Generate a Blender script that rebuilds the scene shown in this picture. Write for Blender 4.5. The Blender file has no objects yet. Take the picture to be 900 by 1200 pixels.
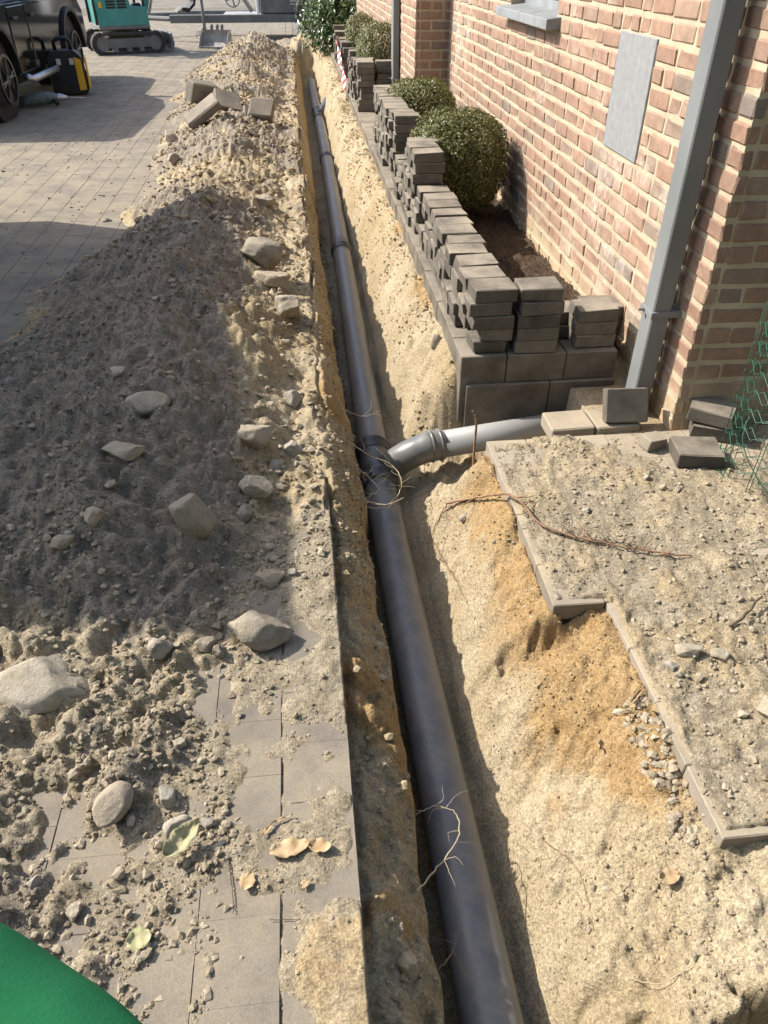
import bpy, bmesh, math, random
import numpy as np
from mathutils import Vector, Matrix, Euler

random.seed(7)
RS = np.random.RandomState(11)
scene = bpy.context.scene
COL = scene.collection

# ------------------------------------------------------------------ camera
CAM_H = 1.75
cam_d = bpy.data.cameras.new('camera')
cam = bpy.data.objects.new('camera', cam_d)
COL.objects.link(cam)
cam.location = (0, 0, CAM_H)
cam.rotation_euler = (math.radians(90 - 37.28), 0, math.radians(-6.025))
cam_d.sensor_fit = 'VERTICAL'
cam_d.sensor_height = 36
cam_d.sensor_width = 27
cam_d.lens = 26.01
cam_d.clip_start = 0.02
cam_d.clip_end = 2000
scene.camera = cam

# ------------------------------------------------------------------ sky and sun
SUN_EL = math.radians(41)
SUN_H = Vector((0.913, -0.407, 0)).normalized()          # horizontal direction the light travels
world = bpy.data.worlds.new('World')
scene.world = world
world.use_nodes = True
wn = world.node_tree.nodes
wl = world.node_tree.links
bg = wn['Background']
sky = wn.new('ShaderNodeTexSky')
sky.sky_type = 'NISHITA'
sky.sun_disc = False
sky.sun_elevation = SUN_EL
sky.sun_rotation = math.atan2(-SUN_H.x, -SUN_H.y)
sky.air_density = 1.0
sky.dust_density = 2.0
sky.ozone_density = 1.0
wl.new(sky.outputs[0], bg.inputs[0])
bg.inputs[1].default_value = 0.15
sun_d = bpy.data.lights.new('sun', 'SUN')
sun_d.energy = 3.7
sun_d.angle = math.radians(0.55)
sun_d.color = (1.0, 0.955, 0.89)
sun = bpy.data.objects.new('sun', sun_d)
COL.objects.link(sun)
sun.rotation_euler = Vector((SUN_H.x * math.cos(SUN_EL), SUN_H.y * math.cos(SUN_EL), -math.sin(SUN_EL))).to_track_quat('-Z', 'Y').to_euler()
sun.location = (-20, 15, 20)
vs = scene.view_settings
vs.view_transform = 'Standard'
vs.look = 'None'
vs.gamma = 1
vs.exposure = 1.02
vs.use_curve_mapping = False

# ------------------------------------------------------------------ helpers
def link(o, parent=None):
    COL.objects.link(o)
    if parent is not None:
        o.parent = parent
    return o

def np_mesh(name, V, F, smooth=False):
    """V (n,3), F (m,k) all faces with k corners."""
    V = np.asarray(V, dtype=np.float32); F = np.asarray(F, dtype=np.int32)
    me = bpy.data.meshes.new(name)
    k = F.shape[1]
    me.vertices.add(len(V)); me.vertices.foreach_set('co', V.ravel())
    me.loops.add(F.size); me.loops.foreach_set('vertex_index', F.ravel())
    me.polygons.add(len(F))
    me.polygons.foreach_set('loop_start', np.arange(0, F.size, k, dtype=np.int32))
    me.polygons.foreach_set('loop_total', np.full(len(F), k, dtype=np.int32))
    me.polygons.foreach_set('use_smooth', np.full(len(F), smooth, dtype=bool))
    me.update(calc_edges=True)
    me.validate()
    return me

class MB:
    """collects simple shapes into one mesh"""
    def __init__(self):
        self.v = []; self.f = []
    def add(self, V, F, mtx=None):
        o = len(self.v)
        if mtx is not None:
            V = [tuple(mtx @ Vector(p)) for p in V]
        self.v += [tuple(p) for p in V]
        self.f += [tuple(i + o for i in f) for f in F]
        return self
    def box(self, x0, x1, y0, y1, z0, z1, b=0.0, mtx=None):
        c = ((x0 + x1) / 2, (y0 + y1) / 2, (z0 + z1) / 2)
        V, F = bevel_box(abs(x1 - x0), abs(y1 - y0), abs(z1 - z0), b)
        V = [(p[0] + c[0], p[1] + c[1], p[2] + c[2]) for p in V]
        return self.add(V, F, mtx)
    def tube(self, pts, rad, n=10, caps=True, mtx=None):
        pts = [Vector(p) for p in pts]
        if not isinstance(rad, (list, tuple)): rad = [rad] * len(pts)
        V = []; F = []
        prev = None
        for i, p in enumerate(pts):
            a = pts[max(i - 1, 0)]; b = pts[min(i + 1, len(pts) - 1)]
            t = (b - a).normalized()
            if prev is None:
                u = t.orthogonal().normalized()
            else:
                u = (prev - t * prev.dot(t)).normalized()
            prev = u
            w = t.cross(u)
            for k in range(n):
                an = 2 * math.pi * k / n
                V.append(p + (u * math.cos(an) + w * math.sin(an)) * rad[i])
        for i in range(len(pts) - 1):
            for k in range(n):
                F.append((i * n + k, i * n + (k + 1) % n, (i + 1) * n + (k + 1) % n, (i + 1) * n + k))
        if caps:
            F.append(tuple(range(n - 1, -1, -1)))
            F.append(tuple((len(pts) - 1) * n + k for k in range(n)))
        return self.add(V, F, mtx)
    def prism(self, poly, lo, hi, axis='y', mtx=None):
        """poly: 2D outline; axis the extrusion axis. axis y: (x,z); axis x: (y,z); axis z: (x,y)"""
        def P(p, h):
            return {'y': (p[0], h, p[1]), 'x': (h, p[0], p[1]), 'z': (p[0], p[1], h)}[axis]
        n = len(poly)
        V = [P(p, lo) for p in poly] + [P(p, hi) for p in poly]
        F = [tuple(range(n - 1, -1, -1)), tuple(range(n, 2 * n))]
        for i in range(n):
            j = (i + 1) % n
            F.append((i, j, n + j, n + i))
        return self.add(V, F, mtx)
    def ring(self, c, r0, r1, w, axis='x', n=24, mtx=None):
        """flat ring (annulus with width w) about axis through c"""
        V = []; F = []
        for k in range(n):
            a = 2 * math.pi * k / n
            for r in (r0, r1):
                for s in (-w / 2, w / 2):
                    q = (s, r * math.cos(a), r * math.sin(a))
                    if axis == 'y': q = (q[1], q[0], q[2])
                    if axis == 'z': q = (q[1], q[2], q[0])
                    V.append((q[0] + c[0], q[1] + c[1], q[2] + c[2]))
        for k in range(n):
            a = 4 * k; b = 4 * ((k + 1) % n)
            F += [(a, b, b + 1, a + 1), (a + 2, a + 3, b + 3, b + 2), (a, a + 2, b + 2, b), (a + 1, b + 1, b + 3, a + 3)]
        return self.add(V, F, mtx)
    def mesh(self, name, smooth=False, fix=True):
        me = bpy.data.meshes.new(name)
        me.from_pydata(self.v, [], self.f)
        if fix:
            bm = bmesh.new(); bm.from_mesh(me)
            bmesh.ops.recalc_face_normals(bm, faces=bm.faces[:])
            bm.to_mesh(me); bm.free()
        if smooth:
            me.polygons.foreach_set('use_smooth', [True] * len(me.polygons))
        me.update()
        return me
    def build(self, name, mat, parent=None, smooth=False, bevel=0.0, loc=None, rot=None):
        o = bpy.data.objects.new(name, self.mesh(name, smooth))
        o.data.materials.append(mat)
        if smooth == 'auto':
            pass
        if bevel:
            m = o.modifiers.new('bevel', 'BEVEL'); m.width = bevel; m.segments = 2; m.limit_method = 'ANGLE'; m.angle_limit = 0.6
        if loc is not None: o.location = loc
        if rot is not None: o.rotation_euler = rot
        return link(o, parent)

_bb = {}
def bevel_box(sx, sy, sz, b=0.0, seg=1):
    key = (round(sx, 4), round(sy, 4), round(sz, 4), b, seg)
    if key in _bb: return _bb[key]
    bm = bmesh.new()
    bmesh.ops.create_cube(bm, size=1)
    for v in bm.verts:
        v.co = Vector((v.co.x * sx, v.co.y * sy, v.co.z * sz))
    if b > 0:
        bmesh.ops.bevel(bm, geom=bm.edges[:], offset=b, segments=seg, affect='EDGES', profile=0.6)
    bm.verts.index_update()
    r = ([tuple(v.co) for v in bm.verts], [tuple(v.index for v in f.verts) for f in bm.faces])
    bm.free()
    _bb[key] = r
    return r

def smooth_by_angle(o, deg=35):
    me = o.data
    me.polygons.foreach_set('use_smooth', [True] * len(me.polygons))
    bm = bmesh.new(); bm.from_mesh(me)
    for e in bm.edges:
        if len(e.link_faces) == 2 and e.calc_face_angle(0) > math.radians(deg): e.smooth = False
    bm.to_mesh(me); bm.free()
    return o

def tag(o, label=None, cat=None, group=None, kind=None):
    if label: o['label'] = label
    if cat: o['category'] = cat
    if group: o['group'] = group
    if kind: o['kind'] = kind
    return o

def empty(name, loc, label, cat, group=None, rz=0.0):
    o = bpy.data.objects.new(name, None)
    o.empty_display_size = 0.1
    o.location = loc; o.rotation_euler = (0, 0, rz)
    link(o)
    return tag(o, label, cat, group)

def meshobj(name, me, mat, parent=None, loc=(0, 0, 0), rot=(0, 0, 0), scale=None):
    o = bpy.data.objects.new(name, me)
    if mat is not None and len(me.materials) == 0: me.materials.append(mat)
    o.location = loc; o.rotation_euler = rot
    if scale: o.scale = scale
    return link(o, parent)

# ------------------------------------------------------------------ numpy noise   #SOILBEGIN
def _hash(ix, iy, seed):
    h = (ix.astype(np.int64) * 374761393 + iy.astype(np.int64) * 668265263 + seed * 1442695041) & 0x7fffffff
    h = ((h ^ (h >> 13)) * 1274126177) & 0x7fffffff
    h = (h ^ (h >> 16)) & 0xffff
    return h / 65535.0

def vnoise(x, y, s, seed=0):
    x = x / s; y = y / s
    ix = np.floor(x); iy = np.floor(y)
    fx = x - ix; fy = y - iy
    fx = fx * fx * fx * (fx * (fx * 6 - 15) + 10); fy = fy * fy * fy * (fy * (fy * 6 - 15) + 10)
    a = _hash(ix, iy, seed); b = _hash(ix + 1, iy, seed); c = _hash(ix, iy + 1, seed); d = _hash(ix + 1, iy + 1, seed)
    return ((a * (1 - fx) + b * fx) * (1 - fy) + (c * (1 - fx) + d * fx) * fy) * 2 - 1

def fbm(x, y, s, octv=4, seed=0, gain=0.5):
    r = 0; a = 1.0
    for k in range(octv):
        ca, sa = math.cos(0.7 * k + seed), math.sin(0.7 * k + seed)
        r = r + a * vnoise(ca * x - sa * y, sa * x + ca * y, s, seed * 17 + k)
        a *= gain; s *= 0.5
    return r

def clods(x, y, s, seed=0):
    """rounded lumps: cellular bumps 0..1"""
    x = x / s; y = y / s
    ix = np.floor(x); iy = np.floor(y)
    best = np.full(np.shape(x), 9.0)
    for dx in (-1, 0, 1):
        for dy in (-1, 0, 1):
            jx = ix + dx; jy = iy + dy
            px = jx + _hash(jx, jy, seed); py = jy + _hash(jx, jy, seed + 5)
            r = 0.25 + 0.75 * _hash(jx, jy, seed + 9)
            best = np.minimum(best, ((x - px) ** 2 + (y - py) ** 2) / (r * r))
    return np.clip(1 - best, 0, 1) ** 0.8

def sst(a, b, x):
    t = np.clip((x - a) / (b - a), 0, 1)
    return t * t * (3 - 2 * t)

def pl(x, xs, ys):
    return np.interp(x, xs, ys)

PAVE_X0, PAVE_X1 = 0.75, 0.932          # left edges of the path paving right of the trench
def soil(X, Y, parts=False):
    X = np.asarray(X, dtype=float); Y = np.asarray(Y, dtype=float)
    n1 = fbm(X, Y, 0.55, 3, 1); n2 = fbm(X, Y, 0.16, 4, 2); n3 = fbm(X, Y, 0.05, 3, 3)
    c1 = clods(X + 0.03 * n2, Y, 0.13, 4); c2 = clods(X, Y + 0.01 * n3, 0.05, 8); c3 = clods(X, Y, 0.024, 12)
    # ---- spoil heap on the left
    xr = pl(Y, [0, 1, 2, 3.5, 6, 9, 14, 18], [-1.3, -1.1, -0.85, -0.72, -0.66, -0.70, -0.80, -0.72]) + 0.08 * vnoise(Y, Y * 0, 0.9, 31)
    hp = pl(Y, [0.5, 0.95, 1.3, 1.6, 2.0, 2.5, 3.2, 4.2, 5.4, 6.6, 8.0, 9.5, 11.5, 14, 16.6, 18.2, 19.2, 19.7],
            [0.04, 0.06, 0.08, 0.12, 0.22, 0.33, 0.40, 0.44, 0.42, 0.30, 0.28, 0.30, 0.34, 0.44, 0.52, 0.40, 0.12, -0.05])
    xl = pl(Y, [0.5, 3, 4.4, 6.1, 9, 12, 17, 19.5], [-2.6, -2.1, -1.75, -1.40, -1.55, -1.8, -1.8, -1.35]) + 0.16 * vnoise(Y, X * 0, 0.6, 33) + 0.05 * n2
    xf = pl(Y, [0.4, 0.9, 1.2, 1.6, 2.0, 2.6, 3.5, 20], [-0.55, -0.42, -0.34, -0.26, -0.16, -0.06, 0.0, 0.0]) + 0.05 * vnoise(X, Y, 0.22, 35)
    tl = np.clip((X - xl) / (xr - xl), 0, 1); tr = np.clip((xf - X) / (xf - xr), 0, 1)
    prof = np.where(X < xr, tl ** 1.05, tr ** 0.95)
    crest = np.clip(prof, 0, 1)
    prof = crest - 0.13 * crest ** 4
    inside = (X > xl) & (X < xf)
    rough = 0.35 + 0.65 * sst(0, 0.35, crest)
    pile = -0.012 + prof * hp * (1 + 0.20 * n1) + rough * (0.030 * n2 + 0.015 * n3 + (0.028 - 0.014 * sst(5, 8, Y)) * c1 + 0.016 * c2 + 0.008 * c3 + 0.006 * fbm(X, Y, 0.022, 2, 19) - 0.022 * np.abs(fbm(X + 0.05 * n2, Y, 0.20, 3, 23)) - 0.012 * np.abs(fbm(X, Y, 0.07, 2, 29)) + 0.01) - 0.02
    # shoulder of trodden sand along the trench edge
    sh = sst(1.30, 2.5, Y + 0.25 * n1 + 0.1 * n2) * sst(-0.55, -0.2, X)
    shoulder = -0.012 + sh * (0.030 + 0.02 * n1 + 0.022 * n2 + 0.010 * n3 + 0.02 * c1 + 0.010 * c2) + sst(3.2, 5, Y) * sst(-0.5, -0.2, X) * 0.03
    sandp = (1 - sst(0.70, 0.88, Y + 0.10 * n2)) * sst(-0.17, -0.07, X + 0.05 * n2) * 0.022
    thin = -0.0005 + sandp + 0.012 * n2 + 0.006 * n3 + 0.010 * c2 * sst(0, 0.5, n1 + 0.3) - 0.02 * sst(0.1, 0.6, n1) - 0.006 * sst(-0.36, -0.10, X) * (1 - sst(1.2, 1.8, Y))
    debris = np.where((Y < 2.4) & (X < 0.03), thin, -0.09)
    left = np.maximum(np.where(inside, pile, -0.09), np.where(sh > 0.02, shoulder, -0.09))
    left = np.maximum(left, debris)
    # ---- trench, left side
    eL = 0.030 + np.where(Y > 2.3, 0.025 * vnoise(X * 0, Y, 0.3, 41) + 0.012 * vnoise(X * 0, Y, 0.09, 42) - 0.02, 0.0)
    xb = pl(Y, [0, 1.5, 2.8, 4, 6, 20], [0.215, 0.205, 0.185, 0.15, 0.125, 0.12]) + 0.018 * vnoise(X * 0, Y, 0.35, 43) + 0.012 * vnoise(X * 0, Y, 0.1, 44)
    zt = np.where(Y < 2.1, -0.085, -0.085 + 0.11 * sst(2.1, 2.7, Y))
    t = np.clip((X - eL) / np.maximum(xb - eL, 0.01), 0, 1)
    zb = pl(Y, [0, 2, 3.5, 5], [-0.235, -0.25, -0.28, -0.30])
    ledge = zt + (zb - zt) * (0.25 * t + 0.75 * t ** 2.0) + (0.035 * n2 + 0.016 * n3 + 0.035 * c1 + 0.016 * c2) * sst(0, 0.25, t)
    floor = -0.50 + 0.010 * n2 + 0.005 * n3
    drop = sst(0, 1, np.clip((X - xb) / 0.022, 0, 1))
    tl_ = ledge * (1 - drop) + floor * drop
    # ---- trench, right side
    yA = sst(1.66, 1.74, Y + 0.02 * n3); yB = sst(2.70, 2.82, Y + 0.03 * n2); yC = sst(3.26, 3.42, Y); yD = sst(6, 9, Y)
    w = 0.02 * n1 + 0.012 * n2
    Xw = X + w
    sA = pl(Xw, [0.44, 0.50, 0.56, 0.66, 0.80, 0.915, 0.96, 3], [-0.50, -0.44, -0.345, -0.235, -0.135, -0.055, -0.050, -0.085])
    sB = pl(Xw, [0.44, 0.49, 0.54, 0.62, 0.735, 0.78, 3], [-0.50, -0.42, -0.32, -0.19, -0.050, -0.05, -0.08])
    pit = np.maximum(pl(X, [0.44, 0.52, 0.62, 1.25, 1.4, 3], [-0.50, -0.42, -0.36, -0.31, -0.09, -0.085]), -0.5)
    sC = pl(Xw, [0.43, 0.48, 0.55, 0.64, 0.70, 0.76, 3], [-0.50, -0.40, -0.22, -0.06, 0.02, 0.04, 0.04])
    sD = pl(Xw, [0.40, 0.45, 0.52, 0.60, 0.70, 3], [-0.50, -0.33, -0.10, 0.02, 0.06, 0.06])
    right = sA * (1 - yA) + sB * yA
    right = right * (1 - yB) + pit * yB
    right = right * (1 - yC) + sC * yC
    right = right * (1 - yD) + sD * yD
    on = sst(0.46, 0.58, X)
    right = right + on * (0.020 * n1 * 0.6 + 0.018 * n2 + 0.011 * n3 + 0.008 * c1 * sst(0, 1, n1 + 0.4) + 0.007 * c2 + 0.005 * c3 + 0.004 * fbm(X, Y, 0.022, 2, 19))
    # coarse streaks left by the digger's teeth
    right = right + on * 0.007 * vnoise(X * 0.35 + Y * 0.6, X * 1.3 - Y, 0.05, 51) * (1 - sst(0.85, 0.95, X))
    # pit at the near right corner
    pitn = (1 - sst(0.50, 0.56, Y + 0.05 * n2 + 0.02 * n3)) * sst(0.62, 0.74, X)
    right = right - 0.3 * pitn
    # ---- cover of sand and grit on the path paving
    edge = np.where((Y > 1.71) & (Y < 2.72), PAVE_X0, PAVE_X1)
    cov = sst(0.002, 0.016, X - edge - 0.006 * (1 + n2)) * sst(0.875, 0.90, Y - 0.006 * n2)
    covz = 0.005 + 0.008 * n1 + 0.007 * n2 + 0.006 * n3 + 0.010 * c2 * sst(0.0, 0.8, n1 + n2) + 0.005 * c3
    covz = covz + 0.012 * sst(1.15, 1.5, X) * (1 - sst(1.6, 2.1, Y))
    band = sst(2.35, 2.6, Y + 0.12 * n2)
    covz = covz - 0.009 * band
    onp = (X > edge + 0.003) & (Y > 0.885) & (Y < 2.76 - 0.0 * X) & ~((X < 0.94) & (Y < 1.73))
    right = np.where(onp, -0.06 + (covz + 0.06) * cov, right)
    right = np.where((X > 1.3) & (Y >= 2.76) & (Y < 3.27), -0.03 + 0.004 * n2, right)
    # planting bed beside the house
    bed = (X > 0.90) & (Y > 3.45)
    right = np.where(bed, 0.075 + 0.02 * n2 + 0.014 * n3 + 0.012 * c2, right)
    under = (X > 0.76) & (X <= 0.90) & (Y > 3.3)
    right = np.where(under, np.minimum(right, 0.06), right)
    # ---- put together
    z = np.where(X < eL, left, np.where(X < 0.40, tl_, np.maximum(right, floor)))
    # far end of the trench rises to a rough bank
    endk = sst(17.6, 18.8, Y + 0.3 * n1)
    z = np.where(X > eL - 0.02, z * (1 - endk) + (0.10 + 0.12 * np.exp(-((X - 0.5) / 0.5) ** 2) + 0.06 * n2 + 0.05 * c1) * endk * (1 - sst(19.2, 20.2, Y)) - 0.06 * sst(19.2, 20.2, Y), z)
    back = 1 - sst(-0.6, 0.1, Y)
    if parts:
        topsoil = inside * sst(0.03, 0.2, crest + 0.2 * n2) * (1 - sst(5.0, 6.6, Y + 0.5 * n1 + (X + 0.4) * 1.4)) * (1 - sst(-0.48, -0.18, X + 0.10 * n1 + 0.05 * n2))
        topsoil = topsoil * sst(1.35, 1.9, Y + 0.2 * n1)
        topsoil = np.maximum(topsoil, 0.80 * inside * sst(-0.8, 0.5, n1 + 0.5 * n2 + 0.3 * sst(11, 15, Y)) * sst(5, 7, Y))
        bandc = 1.12 * np.exp(-((X - 0.79 - 0.06 * n1 - 0.04 * n2) / 0.20) ** 2) * sst(0.72, 1.1, Y + 0.2 * n1) * (1 - sst(2.6, 3.0, Y))
        ochre = np.maximum(on * 0.7 * sst(0.1, 0.8, n1 + 0.6 * n2) * sst(0.56, 0.74, X), bandc * sst(-1.6, 0.0, n1 * 0.6 + n2 * 0.6)) * (1 - onp * 0.75)
        ochre = np.maximum(ochre, (0.75 - 0.45 * sst(3, 5, Y)) * ((X > eL) & (X < 0.4)) * sst(-0.5, 0.5, n1 + n2))
        grey = np.where(onp, 0.75 - 0.35 * sst(0, 0.6, n1 * 0.7 + n2), 0) + np.where((X < eL) & (Y < 2.3), 0.7 * (1 - topsoil), 0)
        ochre = np.maximum(ochre, 0.42 * sst(0.002, 0.016, sandp + 0.004 * n2) * (X < eL))
        grey = grey * (1 - 0.7 * (X < eL) * sst(0.004, 0.018, sandp + 0.004 * n2))
        topsoil = np.maximum(topsoil, 0.72 * (X < 0) * sst(0.40, 0.62, -X + 0.12 * n2) * (1 - sst(1.15, 1.45, Y + 0.15 * n1)) * sst(-0.8, 0.3, n2 + n1))
        mulch = (bed * 1.0)
        return z, np.clip(topsoil, 0, 1), np.clip(ochre, 0, 1), np.clip(grey, 0, 1), mulch
    return z

def soil1(x, y):
    return float(soil(np.array([x]), np.array([y]))[0])
#SOILEND

# ------------------------------------------------------------------ materials
class NT:
    def __init__(self, name):
        self.m = bpy.data.materials.new(name)
        self.m.use_nodes = True
        self.nt = self.m.node_tree
        self.n = self.nt.nodes; self.l = self.nt.links
        self.b = self.n['Principled BSDF']
        g = self.n.new('ShaderNodeNewGeometry'); self.geo = g
        self.pos = g.outputs['Position']
    def noise(self, scale, detail=4, rough=0.55, vec=None, dist=0.0):
        x = self.n.new('ShaderNodeTexNoise')
        x.inputs['Scale'].default_value = scale; x.inputs['Detail'].default_value = detail
        x.inputs['Roughness'].default_value = rough; x.inputs['Distortion'].default_value = dist
        self.l.new(vec if vec is not None else self.pos, x.inputs['Vector'])
        return x.outputs['Fac']
    def voro(self, scale, vec=None, feature='F1'):
        x = self.n.new('ShaderNodeTexVoronoi'); x.feature = feature
        x.inputs['Scale'].default_value = scale
        self.l.new(vec if vec is not None else self.pos, x.inputs['Vector'])
        return x.outputs['Distance'], x.outputs.get('Color')
    def ramp(self, fac, stops):
        x = self.n.new('ShaderNodeValToRGB')
        e = x.color_ramp.elements
        while len(e) < len(stops): e.new(0.5)
        for i, (p, c) in enumerate(stops):
            e[i].position = p
            e[i].color = (c, c, c, 1) if not isinstance(c, (tuple, list)) else (*c, 1)
        self.l.new(fac, x.inputs[0])
        return x.outputs[0]
    def mix(self, a, b, fac, mode='MIX'):
        x = self.n.new('ShaderNodeMix'); x.data_type = 'RGBA'; x.blend_type = mode
        for s, v in ((x.inputs[6], a), (x.inputs[7], b), (x.inputs[0], fac)):
            if isinstance(v, (int, float)): s.default_value = v
            elif isinstance(v, (tuple, list)): s.default_value = (*v, 1)
            else: self.l.new(v, s)
        return x.outputs[2]
    def math(self, op, a, b=None, clamp=False):
        x = self.n.new('ShaderNodeMath'); x.operation = op; x.use_clamp = clamp
        for s, v in zip(x.inputs, (a, b)):
            if v is None: continue
            if isinstance(v, (int, float)): s.default_value = v
            else: self.l.new(v, s)
        return x.outputs[0]
    def piece_random(self):
        oi = self.n.new('ShaderNodeObjectInfo')
        return self.math('FRACT', self.math('ADD', oi.outputs['Random'], self.geo.outputs['Random Per Island']))
    def sep(self):
        x = self.n.new('ShaderNodeSeparateXYZ'); self.l.new(self.pos, x.inputs[0]); return x.outputs
    def up(self):
        x = self.n.new('ShaderNodeSeparateXYZ'); self.l.new(self.geo.outputs['Normal'], x.inputs[0]); return x.outputs[2]
    def bump(self, h, strength=0.3, dist=0.01, prev=None):
        x = self.n.new('ShaderNodeBump'); x.inputs['Strength'].default_value = strength; x.inputs['Distance'].default_value = dist
        self.l.new(h, x.inputs['Height'])
        if prev is not None: self.l.new(prev, x.inputs['Normal'])
        return x.outputs[0]
    def out(self, color, rough=0.8, normal=None, metallic=0.0, spec=0.3):
        b = self.b
        if isinstance(color, (tuple, list)): b.inputs['Base Color'].default_value = (*color, 1)
        else: self.l.new(color, b.inputs['Base Color'])
        if isinstance(rough, (int, float)): b.inputs['Roughness'].default_value = rough
        else: self.l.new(rough, b.inputs['Roughness'])
        b.inputs['Metallic'].default_value = metallic
        b.inputs['Specular IOR Level'].default_value = spec
        if normal is not None: self.l.new(normal, b.inputs['Normal'])
        return self.m

def simple(name, c0, c1, scale=6, rough=0.7, bump=0.15, bscale=60, metallic=0.0, spec=0.3, rnd=0.0, dust=0.0, dustc=(0.36, 0.31, 0.23)):
    t = NT(name)
    col = t.mix(c0, c1, t.ramp(t.noise(scale, 5), [(0.35, 0.0), (0.65, 1.0)]))
    if rnd:
        r = t.piece_random()
        k = t.math('ADD', t.math('MULTIPLY', r, rnd), 1 - rnd / 2)
        col = t.mix(col, t.mix((0, 0, 0), (1, 1, 1), k), 1.0, 'MULTIPLY')
    if dust:
        f = t.math('MULTIPLY', t.ramp(t.up(), [(0.3, 0.0), (0.95, 1.0)]), t.ramp(t.noise(7, 6, 0.65), [(0.3, 0.15), (0.7, 1.0)]))
        col = t.mix(col, dustc, t.math('MULTIPLY', f, dust, True))
    nrm = t.bump(t.noise(bscale, 5, 0.6), bump, 0.004) if bump else None
    return t.out(col, rough, nrm, metallic, spec)

def mat_soil():
    t = NT('soil')
    a = t.n.new('ShaderNodeAttribute'); a.attribute_name = 'soil_kind'
    s = t.n.new('ShaderNodeSeparateColor'); t.l.new(a.outputs['Color'], s.inputs[0])
    big = t.noise(2.2, 6, 0.6); med = t.noise(14, 6, 0.65); fine = t.noise(95, 4, 0.7)
    pale = t.mix((0.40, 0.305, 0.175), (0.50, 0.41, 0.27), t.ramp(big, [(0.35, 0.0), (0.65, 1.0)]))
    och = t.mix((0.36, 0.228, 0.098), (0.44, 0.305, 0.155), t.ramp(med, [(0.35, 0.0), (0.65, 1.0)]))
    dark = t.mix((0.255, 0.21, 0.152), (0.375, 0.315, 0.235), t.ramp(med, [(0.36, 0.0), (0.68, 1.0)]))
    gry = t.mix((0.315, 0.255, 0.168), (0.43, 0.36, 0.25), t.ramp(med, [(0.34, 0.0), (0.66, 1.0)]))
    mul = t.mix((0.045, 0.030, 0.020), (0.15, 0.105, 0.07), t.ramp(fine, [(0.4, 0.0), (0.65, 1.0)]))
    jag = t.math('SUBTRACT', med, 0.5)
    def th(o, k=1.0):
        return t.ramp(t.math('ADD', o, t.math('MULTIPLY', jag, k)), [(0.30, 0.0), (0.70, 1.0)])
    c = t.mix(pale, och, th(s.outputs[1]))
    c = t.mix(c, gry, th(s.outputs[2], 0.8))
    c = t.mix(c, dark, th(s.outputs[0], 0.8))
    c = t.mix(c, mul, a.outputs['Alpha'])
    c = t.mix(c, t.ramp(fine, [(0.25, 0.62), (0.5, 1.0), (0.8, 1.22)]), 0.8, 'MULTIPLY')
    c = t.mix(c, t.ramp(t.noise(300, 2, 0.6), [(0.3, 0.7), (0.6, 1.1)]), 0.5, 'MULTIPLY')
    v, vc = t.voro(120)
    sc_ = t.n.new('ShaderNodeSeparateColor'); t.l.new(vc, sc_.inputs[0])
    v2, vc2 = t.voro(260)
    sc2 = t.n.new('ShaderNodeSeparateColor'); t.l.new(vc2, sc2.inputs[0])
    c = t.mix(c, t.ramp(sc_.outputs[0], [(0.0, 0.72), (0.5, 1.0), (1.0, 1.22)]), 0.75, 'MULTIPLY')
    c = t.mix(c, t.ramp(sc2.outputs[1], [(0.0, 0.68), (0.5, 1.0), (1.0, 1.25)]), 0.7, 'MULTIPLY')
    b0 = t.bump(t.noise(9, 7, 0.75, dist=1.6), 0.5, 0.035)
    b1 = t.bump(t.noise(38, 6, 0.75), 0.6, 0.02, b0)
    b2 = t.bump(t.noise(150, 5, 0.75), 0.7, 0.008, b1)
    b3 = t.bump(v, 0.35, 0.005, b2)
    return t.out(c, 0.95, b3, 0, 0.12)

def mat_paver(name, c0, c1, dust, dustc=(0.40, 0.345, 0.26), var=(0.80, 1.18)):
    t = NT(name)
    col = t.mix(c0, c1, t.ramp(t.noise(9, 6, 0.6), [(0.32, 0.0), (0.68, 1.0)]))
    r = t.piece_random()
    col = t.mix(col, t.ramp(r, [(0.0, var[0]), (1.0, var[1])]), 1.0, 'MULTIPLY')
    up = t.ramp(t.up(), [(0.4, 0.0), (0.9, 1.0)])
    f = t.math('MULTIPLY', up, t.ramp(t.noise(3.3, 7, 0.68), [(0.36, 0.0), (0.62, 1.0)]))
    col = t.mix(col, dustc, t.math('MULTIPLY', f, dust, True))
    col = t.mix(col, t.ramp(t.noise(220, 3, 0.7), [(0.3, 0.66), (0.6, 1.12)]), 0.55, 'MULTIPLY')
    b1 = t.bump(t.noise(45, 6, 0.7), 0.25, 0.006)
    b2 = t.bump(t.noise(260, 3, 0.7), 0.35, 0.003, b1)
    return t.out(col, 0.9, b2, 0, 0.2)

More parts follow.
